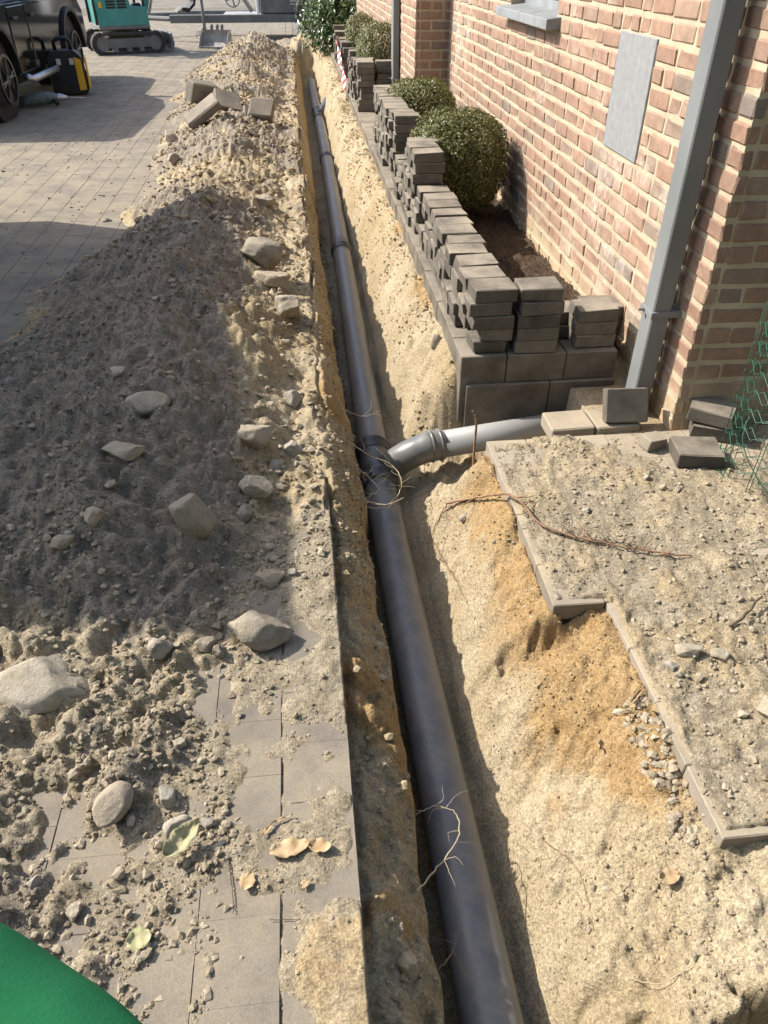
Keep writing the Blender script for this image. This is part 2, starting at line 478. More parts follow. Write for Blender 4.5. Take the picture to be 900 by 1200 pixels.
def mat_brick():
    t = NT('brick')
    r = t.piece_random()
    base = t.ramp(r, [(0.0, (0.31, 0.19, 0.13)), (0.18, (0.345, 0.225, 0.155)), (0.36, (0.275, 0.172, 0.12)), (0.52, (0.355, 0.245, 0.17)),
                      (0.68, (0.30, 0.192, 0.137)), (0.82, (0.33, 0.21, 0.145)), (0.93, (0.27, 0.20, 0.15)), (1.0, (0.215, 0.178, 0.15))])
    base = t.mix(base, t.ramp(t.noise(16, 6, 0.65), [(0.25, 0.70), (0.55, 1.0), (0.8, 1.3)]), 0.8, 'MULTIPLY')
    base = t.mix(base, t.ramp(t.noise(130, 3, 0.7), [(0.3, 0.75), (0.6, 1.1)]), 0.6, 'MULTIPLY')
    # pale efflorescence in patches and lime at the foot of the wall
    xyz = t.sep()
    eff = t.ramp(t.noise(1.5, 7, 0.7), [(0.53, 0.0), (0.66, 0.7)])
    eff2 = t.math('MULTIPLY', eff, t.ramp(t.noise(30, 4, 0.6), [(0.35, 0.0), (0.6, 1.0)]))
    base = t.mix(base, (0.60, 0.52, 0.43), eff2)
    base = t.mix(base, t.ramp(t.noise(0.9, 6, 0.65), [(0.35, 0.78), (0.6, 1.08)]), 0.9, 'MULTIPLY')
    base = t.mix(base, (0.12, 0.09, 0.07), t.ramp(t.noise(42, 5, 0.75), [(0.62, 0.0), (0.72, 0.7)]))
    low = t.math('ADD', t.math('MULTIPLY', xyz[2], -2.0), t.math('ADD', 0.62, t.noise(3.0, 6, 0.65)))
    base = t.mix(base, (0.47, 0.36, 0.225), t.ramp(low, [(0.55, 0.0), (0.95, 0.82)]))
    b = t.bump(t.noise(55, 6, 0.7), 0.45, 0.006)
    return t.out(base, 0.88, b, 0, 0.25)

def mat_stone():
    t = NT('stone')
    r = t.piece_random()
    a = t.ramp(r, [(0.0, (0.35, 0.29, 0.215)), (0.3, (0.45, 0.385, 0.285)), (0.6, (0.36, 0.325, 0.27)), (0.8, (0.30, 0.255, 0.20)), (1.0, (0.45, 0.355, 0.235))])
    a = t.mix(a, t.ramp(t.noise(26, 8, 0.78), [(0.28, 0.45), (0.5, 1.0), (0.72, 1.3)]), 0.9, 'MULTIPLY')
    a = t.mix(a, (0.30, 0.24, 0.165), t.ramp(t.noise(5, 7, 0.7), [(0.52, 0.0), (0.66, 0.75)]))
    a = t.mix(a, (0.46, 0.385, 0.265), t.math('MULTIPLY', t.ramp(t.up(), [(0.2, 0.0), (0.9, 1.0)]), t.ramp(t.noise(9, 6, 0.6), [(0.4, 0.0), (0.65, 0.6)])))
    b1 = t.bump(t.noise(30, 6, 0.75), 0.6, 0.016)
    b2 = t.bump(t.noise(150, 5, 0.75), 0.7, 0.006, b1)
    return t.out(a, 0.92, b2, 0, 0.2)

def mat_clod(name, c0, c1):
    t = NT(name)
    r = t.piece_random()
    a = t.mix(c0, c1, r)
    a = t.mix(a, t.ramp(t.noise(60, 5, 0.7), [(0.25, 0.7), (0.5, 1.0), (0.8, 1.2)]), 0.85, 'MULTIPLY')
    return t.out(a, 0.95, t.bump(t.noise(110, 5, 0.75), 0.7, 0.008), 0, 0.12)

def mat_leaf(name, cols, rough=0.45, trans=0.15):
    t = NT(name)
    r = t.geo.outputs['Random Per Island']
    c = t.ramp(r, cols)
    m = t.out(c, rough, None, 0, 0.4)
    t.b.inputs['Transmission Weight'].default_value = 0.0
    if trans:
        tr = t.n.new('ShaderNodeBsdfTranslucent'); t.l.new(c, tr.inputs[0])
        mx = t.n.new('ShaderNodeMixShader'); mx.inputs[0].default_value = trans
        o = t.n['Material Output']
        t.l.new(t.b.outputs[0], mx.inputs[1]); t.l.new(tr.outputs[0], mx.inputs[2]); t.l.new(mx.outputs[0], o.inputs[0])
    return m

def mat_tape():
    t = NT('barrier_tape')
    tc = t.n.new('ShaderNodeTexCoord')
    w = t.n.new('ShaderNodeTexWave'); w.bands_direction = 'DIAGONAL'
    w.inputs['Scale'].default_value = 2.2
    t.l.new(tc.outputs['Object'], w.inputs[0])
    c = t.ramp(w.outputs['Fac'], [(0.48, (0.62, 0.03, 0.03)), (0.52, (0.8, 0.78, 0.76))])
    return t.out(c, 0.45, None, 0, 0.4)

def mat_pipe(name, c0, c1, rough=0.32, dust=0.5):
    t = NT(name)
    col = t.mix(c0, c1, t.noise(2.5, 4))
    up = t.ramp(t.up(), [(0.1, 0.15), (0.95, 1.0)])
    f = t.math('MULTIPLY', up, t.ramp(t.noise(10, 8, 0.75, dist=0.4), [(0.42, 0.0), (0.72, 1.0)]))
    f = t.math('MULTIPLY', f, dust, True)
    col = t.mix(col, (0.34, 0.29, 0.22), f)
    rg = t.math('ADD', rough, t.math('MULTIPLY', t.noise(5, 7, 0.7), 0.14))
    rg = t.math('ADD', rg, t.math('MULTIPLY', f, 0.6), True)
    return t.out(col, rg, t.bump(t.noise(90, 3), 0.02, 0.002), 0, 0.5)

M = {}
M['soil'] = mat_soil()
M['driveway_paver'] = mat_paver('driveway_paver', (0.152, 0.132, 0.105), (0.205, 0.178, 0.142), 0.85, (0.295, 0.245, 0.172), (0.93, 1.06))
M['path_paver'] = mat_paver('path_paver', (0.24, 0.205, 0.155), (0.31, 0.265, 0.205), 1.0, (0.42, 0.345, 0.235))
M['block'] = mat_paver('stacked_block', (0.105, 0.092, 0.074), (0.18, 0.158, 0.125), 0.85, (0.33, 0.28, 0.21), (0.68, 1.28))
M['bedding'] = simple('bedding_sand', (0.13, 0.11, 0.082), (0.20, 0.17, 0.125), 5, 0.95, 0.5, 90, spec=0.1)
M['ground'] = simple('ground', (0.17, 0.152, 0.125), (0.23, 0.205, 0.165), 1.3, 0.95, 0.4, 40, spec=0.1)
M['brick'] = mat_brick()
M['mortar'] = simple('mortar', (0.39, 0.325, 0.22), (0.50, 0.42, 0.295), 8, 0.95, 0.5, 120, spec=0.1)
M['kerb'] = simple('kerb_concrete', (0.115, 0.099, 0.076), (0.22, 0.19, 0.145), 6, 0.92, 0.4, 110, rnd=0.25, dust=0.6, spec=0.15)
M['stone'] = mat_stone()
M['clod'] = mat_clod('clod', (0.24, 0.20, 0.15), (0.36, 0.305, 0.225))
M['sandclod'] = mat_clod('sand_clod', (0.33, 0.255, 0.155), (0.44, 0.35, 0.22))
M['grit'] = mat_clod('grit', (0.27, 0.22, 0.15), (0.44, 0.37, 0.265))
M['plate'] = simple('bluestone', (0.225, 0.228, 0.225), (0.275, 0.275, 0.268), 26, 0.75, 0.25, 200)
M['sill'] = simple('sill_stone', (0.20, 0.21, 0.215), (0.27, 0.28, 0.285), 9, 0.5, 0.1, 90)
M['zinc'] = simple('zinc', (0.168, 0.175, 0.170), (0.205, 0.212, 0.206), 3, 0.7, 0.08, 40, metallic=0.0, spec=0.12)
M['steel'] = simple('bare_steel', (0.30, 0.28, 0.25), (0.42, 0.39, 0.35), 6, 0.55, 0.2, 50, metallic=0.3)
M['pipe'] = mat_pipe('grey_pipe', (0.118, 0.119, 0.118), (0.150, 0.150, 0.147), 0.31, 0.55)
M['collar'] = mat_pipe('collar_plastic', (0.028, 0.032, 0.040), (0.040, 0.044, 0.052), 0.30, 0.4)
M['branch'] = mat_pipe('light_grey_pipe', (0.25, 0.252, 0.242), (0.30, 0.30, 0.285), 0.35, 0.5)
M['elbow'] = mat_pipe('elbow_plastic', (0.115, 0.115, 0.105), (0.15, 0.15, 0.135), 0.28, 0.4)
M['boxleaf'] = mat_leaf('box_leaf', [(0.0, (0.07, 0.085, 0.02)), (0.5, (0.14, 0.15, 0.04)), (0.85, (0.20, 0.185, 0.06)), (1.0, (0.28, 0.22, 0.10))])
M['rholeaf'] = mat_leaf('shrub_leaf', [(0.0, (0.04, 0.075, 0.02)), (0.5, (0.08, 0.13, 0.035)), (1.0, (0.16, 0.20, 0.08))], 0.3)
M['bark'] = simple('bark', (0.07, 0.05, 0.035), (0.13, 0.10, 0.07), 20, 0.95, 0.5, 80)
M['root'] = simple('root', (0.20, 0.115, 0.065), (0.33, 0.21, 0.13), 30, 0.9, 0.4, 120, spec=0.15)
M['twig'] = simple('twig', (0.36, 0.29, 0.19), (0.48, 0.40, 0.28), 30, 0.9, 0.3, 120, spec=0.15)
M['dryleaf'] = simple('dry_leaf', (0.36, 0.235, 0.115), (0.50, 0.38, 0.22), 35, 0.75, 0.4, 90, rnd=0.4)
M['greenleaf'] = simple('withered_green_leaf', (0.27, 0.27, 0.12), (0.46, 0.40, 0.24), 35, 0.75, 0.4, 90)
M['car_paint'] = simple('black_car_paint', (0.006, 0.006, 0.007), (0.009, 0.009, 0.010), 3, 0.08, 0, spec=0.6)
M['black_plastic'] = simple('black_plastic', (0.014, 0.014, 0.015), (0.024, 0.024, 0.025), 12, 0.5, 0.15, 150)
M['rubber'] = simple('rubber', (0.014, 0.014, 0.014), (0.035, 0.033, 0.030), 9, 0.8, 0.3, 80)
M['rim'] = simple('dark_rim', (0.05, 0.05, 0.052), (0.075, 0.075, 0.078), 6, 0.3, 0, metallic=0.7)
M['alu'] = simple('aluminium', (0.42, 0.43, 0.44), (0.52, 0.53, 0.54), 6, 0.35, 0, metallic=0.8)
M['glass'] = simple('dark_glass', (0.012, 0.015, 0.017), (0.016, 0.02, 0.022), 2, 0.03, 0, spec=0.7)
M['teal'] = simple('teal_paint', (0.025, 0.20, 0.18), (0.035, 0.26, 0.235), 4, 0.35, 0.02, 40, spec=0.5, dust=0.25)
M['yellow'] = simple('yellow_plastic', (0.62, 0.34, 0.02), (0.70, 0.42, 0.04), 8, 0.45, 0.05, 80)
M['greytool'] = simple('tool_grey', (0.07, 0.10, 0.105), (0.14, 0.17, 0.17), 14, 0.5, 0.1, 80)
M['machine_grey'] = simple('machine_grey', (0.12, 0.122, 0.118), (0.17, 0.17, 0.162), 5, 0.55, 0.1, 60, dust=0.35)
M['track'] = simple('rubber_track', (0.03, 0.028, 0.025), (0.06, 0.055, 0.047), 10, 0.85, 0.4, 60, dust=0.5)
M['white_paint'] = simple('white_paint', (0.74, 0.74, 0.73), (0.80, 0.80, 0.79), 3, 0.35, 0, spec=0.5)
M['red'] = simple('red_lens', (0.45, 0.02, 0.02), (0.5, 0.03, 0.03), 4, 0.2, 0)
M['orange'] = simple('orange_lens', (0.7, 0.25, 0.02), (0.75, 0.3, 0.03), 4, 0.25, 0)
M['tape'] = mat_tape()
M['greenwire'] = simple('green_coated_wire', (0.018, 0.075, 0.042), (0.026, 0.10, 0.058), 12, 0.4, 0, spec=0.5)
M['green_cloth'] = simple('green_cloth', (0.020, 0.155, 0.058), (0.030, 0.20, 0.075), 9, 0.9, 0.12, 300, spec=0.1)
M['skin'] = simple('skin', (0.50, 0.30, 0.21), (0.56, 0.35, 0.25), 9, 0.55, 0.1, 90)
M['hair'] = simple('hair', (0.05, 0.035, 0.02), (0.09, 0.06, 0.035), 40, 0.6, 0.3, 120)
M['trousers'] = simple('dark_trousers', (0.025, 0.03, 0.045), (0.04, 0.045, 0.06), 14, 0.9, 0.4, 110)
M['shoe'] = simple('shoe_leather', (0.06, 0.04, 0.025), (0.09, 0.06, 0.04), 14, 0.7, 0.3, 110)

# ------------------------------------------------------------------ ground, driveway bed, soil
def cam_depth(x, y, z):
    c, s = math.cos(math.radians(6.025)), math.sin(math.radians(6.025)); cp, sp = math.cos(math.radians(37.28)), math.sin(math.radians(37.28))
    cx = x * c - y * s; fw = x * s + y * c; u = z - CAM_H
    d = fw * cp - u * sp; v = fw * sp + u * cp
    return d, cx, v
def seen(x, y, z, m=1.05):
    d, cx, v = cam_depth(x, y, z)
    return d > 0.1 and abs(cx / d) < 0.519 * m and abs(v / d) < 0.692 * m

HX0, HX1, HY0, HY1 = -0.12, 2.95, -1.9, 20.4
S = 400
V = [(-S, -S), (S, -S), (S, S), (-S, S), (HX0, HY0), (HX1, HY0), (HX1, HY1), (HX0, HY1)]
gm = bpy.data.meshes.new('ground')
gm.from_pydata([(x, y, -0.032) for x, y in V], [], [(0, 1, 5, 4), (1, 2, 6, 5), (2, 3, 7, 6), (3, 0, 4, 7)])
tag(meshobj('ground', gm, M['ground']), kind='structure')
dm = bpy.data.meshes.new('driveway')
dm.from_pydata([(-8, -1.8, -0.0045), (-0.160, -1.8, -0.0045), (-0.160, 34, -0.0045), (-8, 34, -0.0045)], [], [(0, 1, 2, 3)])
driveway = tag(meshobj('driveway', dm, M['bedding']), kind='structure')
# sheet beyond the end of the trench
dm2 = bpy.data.meshes.new('yard')
dm2.from_pydata([(-0.10, 19.9, -0.012), (9, 19.9, -0.012), (9, 40, -0.012), (-0.10, 40, -0.012)], [], [(0, 1, 2, 3)])
tag(meshobj('yard', dm2, M['ground']), kind='structure')

xs = np.concatenate([np.arange(-2.7, -1.2, 0.018), np.arange(-1.2, -0.02, 0.0085), np.arange(-0.02, 0.26, 0.0055), np.arange(0.26, 1.0, 0.007), np.arange(1.0, 2.0, 0.010), np.arange(2.0, 3.0, 0.03)])
ys = [-1.9]
while ys[-1] < 20.5:
    y = ys[-1]
    ys.append(y + (0.06 if y < 0.25 else max(0.0085, 0.0068 * y)))
ys = np.array(ys)
GX, GY = np.meshgrid(xs, ys)
GZ, A1, A2, A3, A4 = soil(GX, GY, True)
NX, NY = len(xs), len(ys)
idx = np.arange(NX * NY).reshape(NY, NX)
F = np.stack([idx[:-1, :-1], idx[:-1, 1:], idx[1:, 1:], idx[1:, :-1]], -1).reshape(-1, 4)
sm = np_mesh('trench_soil', np.stack([GX, GY, GZ], -1).reshape(-1, 3), F, True)
at = sm.color_attributes.new('soil_kind', 'FLOAT_COLOR', 'POINT')
at.data.foreach_set('color', np.stack([A1, A2, A3, A4], -1).astype(np.float32).ravel())
tag(meshobj('trench_soil', sm, M['soil']), kind='structure')

# ------------------------------------------------------------------ paving
def piece_mesh(name, sx, sy, sz, b, jit, seed):
    rnd = random.Random(seed)
    V, F = bevel_box(sx, sy, sz, b)
    V = [(p[0] + rnd.uniform(-jit, jit), p[1] + rnd.uniform(-jit, jit), p[2] + rnd.uniform(-jit, jit) * 0.6) for p in V]
    me = bpy.data.meshes.new(name); me.from_pydata(V, [], F); me.update()
    return me, np.array(V), F

def lay(name, items, sizes, mat, parent, budget=300, seed=0, stuffname=None):
    """items: (x,y,z,sx index, rx,ry,rz, axis-size key); nearest to the lens become single pieces, the rest one mesh"""
    rnd = random.Random(seed)
    variants = {}
    for key, (sx, sy, sz, b, jit) in sizes.items():
        variants[key] = [piece_mesh(name, sx, sy, sz, b, jit, seed * 31 + k) for k in range(4)]
        for v in variants[key]: v[0].materials.append(mat)
    ranked = []
    for it in items:
        x, y, z = it['p']
        d = cam_depth(x, y, z)[0]
        vis = it.get('vis', True) and seen(x, y, z)
        ranked.append((0 if vis else 1, d, it))
    ranked.sort(key=lambda q: (q[0], q[1]))
    rest = []
    for k, (vis, d, it) in enumerate(ranked):
        me, V, F = rnd.choice(variants[it['k']])
        e = Euler(it.get('r', (0, 0, 0)))
        if vis == 0 and k < budget:
            o = bpy.data.objects.new(name, me)
            o.location = it['p']; o.rotation_euler = e
            if 's' in it: o.scale = it['s']
            link(o, parent)
        else:
            rest.append(((V * np.array(it.get('s', (1, 1, 1)))) @ np.array(e.to_matrix()).T + np.array(it['p']), F))
    if rest:
        vv = []; ff = []; o = 0
        for V, F in rest:
            vv.append(V); ff += [tuple(i + o for i in f) for f in F]; o += len(V)
        me = bpy.data.meshes.new(stuffname or name)
        me.from_pydata(np.concatenate(vv).tolist(), [], ff); me.update()
        so = meshobj(stuffname or name, me, mat, parent)
        so['kind'] = 'stuff'

PX, PY, PT = 0.187, 0.18, 0.07
items = []
rnd = random.Random(3)
for c in range(36):
    x = 0.037 - PX * (c + 0.5)
    off = (c % 2) * PY * 0.5 + 0.09
    for r in range(-6, 180):
        y = off + r * PY + rnd.uniform(-0.002, 0.002)
        if y > 33: continue
        if y > 16 and x < -7.5: continue
        items.append((c, x, y))
P = np.array([(i[1], i[2]) for i in items])
cover = np.max(np.stack([soil(P[:, 0] + a, P[:, 1] + b) for a in (-0.06, 0.06) for b in (-0.06, 0.06)]), 0)
covmin = np.min(np.stack([soil(P[:, 0] + a, P[:, 1] + b) for a in (-0.06, 0.06) for b in (-0.06, 0.06)]), 0)
lst = []
for (c, x, y), cz in zip(items, covmin):
    if cz > 0.12: continue
    near = y < 2.2
    gap = 0.006 if c == 0 else 0.0035
    lst.append({'p': (x - (0.0015 if c == 1 else 0), y, -PT / 2 + rnd.uniform(-0.0006, 0.0006) - 0.002), 'k': 'e' if c == 0 else 'a', 'r': (rnd.uniform(-.003, .003), rnd.uniform(-.003, .003), rnd.uniform(-.006, .006)), 'vis': cz < 0.0})
lay('paver', lst, {'a': (PX - 0.0028, PY - 0.0002, PT, 0.0010, 0.0003), 'e': (PX - 0.009, PY - 0.0002, PT, 0.0014, 0.0005)}, M['driveway_paver'], driveway, 300, 5, 'paver_field')

# path on the right of the trench
pm = bpy.data.meshes.new('path')
pm.from_pydata([(0.96, 0.9, -0.078), (2.9, 0.9, -0.078), (2.9, 2.79, -0.078), (0.96, 2.79, -0.078)], [], [(0, 1, 2, 3)])
path = tag(meshobj('path', pm, M['bedding']), kind='structure')
lst = []
QX, QY = 0.182, 0.21
for c in range(0, 11):
    x = 0.75 + QX * (c + 0.5)
    y0 = 1.71 if c == 0 else 0.872
    y = y0 + QY / 2
    k = 0
    while y + QY / 2 < 2.80:
        lst.append({'p': (x + rnd.uniform(-.002, .002), y, -PT / 2 + rnd.uniform(-0.003, 0.002)), 'k': 'a', 'r': (rnd.uniform(-.012, .012), rnd.uniform(-.012, .012), rnd.uniform(-.01, .01))})
        y += QY
for k, x in enumerate((1.17, 1.385)):        # two pavers laid crosswise against the kerb
    lst.append({'p': (x, 2.90, -PT / 2 + 0.004), 'k': 'b', 'r': (0.01, -0.015, 0.03)})
lay('paver', lst, {'a': (QX - 0.003, QY - 0.002, PT, 0.003, 0.0012), 'b': (0.205, 0.165, PT, 0.006, 0.0015)}, M['path_paver'], path, 300, 6, 'paver_field')

# ------------------------------------------------------------------ gravel and clods
def ico():
    bm = bmesh.new(); bmesh.ops.create_icosphere(bm, subdivisions=1, radius=1)
    bm.verts.index_update()
    r = np.array([tuple(v.co) for v in bm.verts]), np.array([[v.index for v in f.verts] for f in bm.faces])
    bm.free(); return r
ICO_V, ICO_F = ico()
def pebbles(name, P, R, mat, sink=0.25, flat=(0.5, 0.9), label=None, cat=None):
    n = len(P)
    z = soil(P[:, 0], P[:, 1])
    V = np.repeat(ICO_V[None], n, 0)
    V = V * RS.uniform(0.62, 1.25, (n, 12, 1))
    V = V * np.stack([RS.uniform(0.75, 1.3, n), RS.uniform(0.75, 1.3, n), RS.uniform(flat[0], flat[1], n)], -1)[:, None, :]
    a = RS.uniform(0, 6.28, n); ca, sa = np.cos(a)[:, None], np.sin(a)[:, None]
    X = V[..., 0] * ca - V[..., 1] * sa; Yv = V[..., 0] * sa + V[..., 1] * ca
    b = RS.uniform(-0.5, 0.5, n); cb, sb = np.cos(b)[:, None], np.sin(b)[:, None]
    Zv = V[..., 2] * cb - Yv * sb; Yv = V[..., 2] * sb + Yv * cb
    V = np.stack([X, Yv, Zv], -1) * R[:, None, None]
    V = V + np.stack([P[:, 0], P[:, 1], z + R * (0.5 - sink)], -1)[:, None, :]
    F = (ICO_F[None] + (np.arange(n) * 12)[:, None, None]).reshape(-1, 3)
    o = meshobj(name, np_mesh(name, V.reshape(-1, 3), F), mat)
    tag(o, label, cat, kind='stuff')
    return o
def crumbs(name, P, R, label):
    """tiny clods of the soil they lie on"""
    o = pebbles(name, P, R, M['soil'], 0.15, (0.55, 1.0), label, 'soil crumbs')
    _, a1, a2, a3, a4 = soil(P[:, 0], P[:, 1], True)
    c = np.repeat(np.stack([a1, a2, a3, a4], -1)[:, None, :], 12, 1).astype(np.float32)
    at = o.data.color_attributes.new('soil_kind', 'FLOAT_COLOR', 'POINT')
    at.data.foreach_set('color', c.ravel())
    return o
def scat(n, x0, x1, y0, y1, r0, r1, power=2.2, keep=None):
    P = np.stack([RS.uniform(x0, x1, n), RS.uniform(y0, y1, n)], -1)
    R = r0 + (r1 - r0) * RS.uniform(0, 1, n) ** power
    m = np.ones(n, bool)
    k = fbm(P[:, 0], P[:, 1], 0.3, 3, 77)
    m &= RS.uniform(-0.9, 0.9, n) < k
    if keep is not None: m &= keep(P[:, 0], P[:, 1])
    return P[m], R[m]
def cat_(*a):
    return np.concatenate([q[0] for q in a]), np.concatenate([q[1] for q in a])
lp = cat_(scat(7500, -1.4, -0.22, 0.55, 2.1, 0.0022, 0.015, 3.4, lambda x, y: x < -0.30 + 0.10 * (y - 0.6)),
          scat(5200, -0.36, 0.03, 0.55, 2.2, 0.0012, 0.006, 3.2),
          scat(1500, -1.5, -0.0, 2.2, 5.4, 0.003, 0.022, 4.0),
          scat(700, -0.32, 0.02, 2.0, 5.0, 0.004, 0.02, 2.4))
pebbles('near_gravel', *lp, M['grit'], label='loose grit and pebbles on the near spoil and left paving', cat='gravel')
fp = cat_(scat(9000, -1.9, 0.02, 5.0, 19.0, 0.005, 0.036, 4.0, lambda x, y: soil(x, y) > 0.02))
pebbles('heap_clods', *fp, M['sandclod'], label='clods and small stones along the far heap', cat='clods')
rp = cat_(scat(7000, 0.98, 2.3, 0.92, 2.75, 0.002, 0.011, 3.2), scat(450, 1.1, 2.1, 0.95, 1.7, 0.005, 0.020, 2.4),
          scat(300, 0.85, 0.95, 0.9, 1.35, 0.004, 0.016, 2), scat(500, 0.6, 1.2, 0.55, 0.95, 0.002, 0.009, 3), scat(160, 0.66, 0.76, 1.7, 2.8, 0.003, 0.010, 2))
pebbles('path_grit', *rp, M['grit'], label='pale grit and pebbles scattered over the right path', cat='gravel')
tp = cat_(scat(1100, 0.05, 0.20, 0.5, 6.0, 0.004, 0.018, 2.2), scat(1400, 0.52, 0.72, 3.0, 17.0, 0.004, 0.016, 2.8))
pebbles('trench_crumbs', *tp, M['sandclod'], label='sand crumbs stuck to the trench sides', cat='crumbs')
cr = cat_(scat(17000, -1.7, 0.03, 1.2, 5.6, 0.002, 0.011, 3.2), scat(5000, -1.0, -0.3, 0.6, 1.4, 0.002, 0.009, 2.6), scat(9000, -1.8, 0.02, 5.0, 17.5, 0.006, 0.026, 2.6, lambda x, y: soil(x, y) > 0.0))
crumbs('heap_crumbs', *cr, 'fine soil crumbs covering the spoil heap')
cr = cat_(scat(6000, 0.50, 0.95, 0.55, 2.9, 0.0015, 0.0065, 3.0), scat(4000, 0.05, 0.2, 0.5, 8.0, 0.003, 0.014, 2.4), scat(4000, 0.5, 0.72, 2.9, 14.0, 0.003, 0.014, 2.6))
crumbs('slope_crumbs', *cr, 'fine sand crumbs on the trench sides')
dp = scat(1500, -3.4, -1.3, 3.5, 10, 0.003, 0.016, 2.5, lambda x, y: soil(x, y) < 0)
o = pebbles('driveway_grit', dp[0], dp[1], M['grit'], label='scattered grit on the driveway beside the heap', cat='gravel')
o.location.z = 0.088
#NEXT
# ------------------------------------------------------------------ house
WX, WY = 1.62, 2.80                     # lit side wall plane, near corner
WINGX, WINGY = 1.263, 8.94              # far wing steps out towards the trench
CH, BH, JT = 0.0862, 0.0725, 0.012
house = empty('brick_house', (WX, WY, 0), 'brown and salmon brick house along the right of the trench', 'house')
house.location = (0, 0, 0)
def mortar(name, boxes):
    mb = MB()
    for b in boxes: mb.box(*b)
    return mb.build(name, M['mortar'], house)
TOP = 3.2
W0, W1, WZ0, WZ1 = 5.30, 6.48, 1.40, 2.62           # window opening in the side wall
side = mortar('wall', [(WX + 0.006, WX + 0.30, WY + 0.006, W0, -0.3, TOP), (WX + 0.006, WX + 0.30, W1, WINGY + 0.2, -0.3, TOP),
                       (WX + 0.006, WX + 0.30, W0, W1, -0.3, WZ0), (WX + 0.006, WX + 0.30, W0, W1, WZ1, TOP)])
side['label'] = 'sunlit side wall'
gable = mortar('wall', [(WX + 0.305, 5.5, WY + 0.006, WY + 0.30, -0.3, TOP)])
gable['label'] = 'shaded wall round the near corner'
wing = mortar('wall', [(WINGX + 0.006, WX + 0.30, WINGY + 0.006, 17.5, -0.3, TOP)])
wing['label'] = 'wall of the far wing'
PLY0, PLY1, PLZ0, PLZ1 = 3.735, 4.195, 0.915, 1.435

def courses(a0, a1, seed, z0=-0.04, z1=TOP, holes=()):
    """bricks along one wall: (centre, z, kind, length factor); bricks are cut to fit at openings and ends"""
    r = random.Random(seed)
    L = {'s': 0.226, 'h': 0.108}
    out = []
    z = z0; k = 0
    while z + CH < z1:
        zc = z + CH / 2
        segs = [(a0, a1)]
        for (h0, h1, g0, g1) in holes:
            if zc + BH / 2 > g0 + 0.012 and zc - BH / 2 < g1 - 0.012:
                ns = []
                for (p, q) in segs:
                    if h1 <= p or h0 >= q: ns.append((p, q)); continue
                    if h0 - p > 0.02: ns.append((p, h0 - 0.006))
                    if q - h1 > 0.02: ns.append((h1 + 0.006, q))
                segs = ns
        for (p, q) in segs:
            a = p; first = True
            while q - a > 0.03:
                if first: kind = 's' if k % 2 == 0 else 'h'; first = False
                else: kind = 'h' if r.random() < 0.26 else 's'
                ln = L[kind] * r.uniform(0.965, 1.02)
                rest = q - a
                if rest < ln + 0.045:
                    if rest > L['s'] * 1.06: ln = rest / 2 - JT / 2
                    else: ln = rest
                kind = 's' if ln > 0.15 else 'h'
                out.append((a + ln / 2, zc, kind, ln / L[kind]))
                a += ln + JT * r.uniform(0.8, 1.2)
        z += CH; k += 1
    return out
BS = {'s': (0.05, 0.226, BH, 0.009, 0.0046), 'h': (0.05, 0.108, BH, 0.009, 0.0046)}
BX = {'s': (0.226, 0.05, BH, 0.009, 0.0046), 'h': (0.108, 0.05, BH, 0.009, 0.0046)}
r = random.Random(9)
it = []
for (a, z, k, sc) in courses(WY + 0.001, WINGY - 0.005, 21, holes=((W0, W1, WZ0, WZ1), (5.20, 6.58, 1.352, 1.43), (PLY0, PLY1, PLZ0, PLZ1))):
    it.append({'p': (WX + 0.025 + r.uniform(-0.0025, 0.002), a, z + r.uniform(-.002, .002)), 'k': k, 's': (1, sc, 1), 'r': (r.uniform(-.012, .012), 0, r.uniform(-.008, .008))})
lay('brick', it, BS, M['brick'], side, 300, 12, 'bricks')
it = []
for (a, z, k, sc) in courses(WX + 0.055, 5.4, 22):
    it.append({'p': (a, WY + 0.026 + r.uniform(-0.0025, 0.002), z + r.uniform(-.002, .002)), 'k': k, 's': (sc, 1, 1), 'r': (0, r.uniform(-.012, .012), r.uniform(-.004, .004))})
lay('brick', it, BX, M['brick'], gable, 120, 13, 'bricks')
it = []
for (a, z, k, sc) in courses(WINGX + 0.055, WX - 0.005, 23):
    it.append({'p': (a, WINGY + 0.026, z), 'k': k + 'x', 's': (sc, 1, 1)})
for (a, z, k, sc) in courses(WINGY + 0.001, 17.3, 24):
    it.append({'p': (WINGX + 0.025, a, z + r.uniform(-.002, .002)), 'k': k, 's': (1, sc, 1)})
lay('brick', it, {'s': BS['s'], 'h': BS['h'], 'sx': BX['s'], 'hx': BX['h']}, M['brick'], wing, 200, 14, 'bricks')
# window in the side wall: frame, glass and stone sill
win = MB()
win.box(WX + 0.10, WX + 0.16, W0, W0 + 0.07, WZ0, WZ1).box(WX + 0.10, WX + 0.16, W1 - 0.07, W1, WZ0, WZ1)
win.box(WX + 0.101, WX + 0.159, W0 + 0.07, W1 - 0.07, WZ0, WZ0 + 0.08).box(WX + 0.101, WX + 0.159, W0 + 0.07, W1 - 0.07, WZ1 - 0.07, WZ1)
win.box(WX + 0.102, WX + 0.158, (W0 + W1) / 2 - 0.03, (W0 + W1) / 2 + 0.03, WZ0 + 0.08, WZ1 - 0.07)
win = win.build('window', M['sill'], house, bevel=0.004)
MB().box(WX + 0.125, WX + 0.135, W0 + 0.05, W1 - 0.05, WZ0 + 0.05, WZ1 - 0.05).build('glass', M['glass'], win)
sl = MB().prism([(WX - 0.085, 1.357), (WX + 0.12, 1.357), (WX + 0.12, 1.436), (WX - 0.085, 1.412)], 5.21, 6.57, 'y').build('sill', M['sill'], win, bevel=0.004)
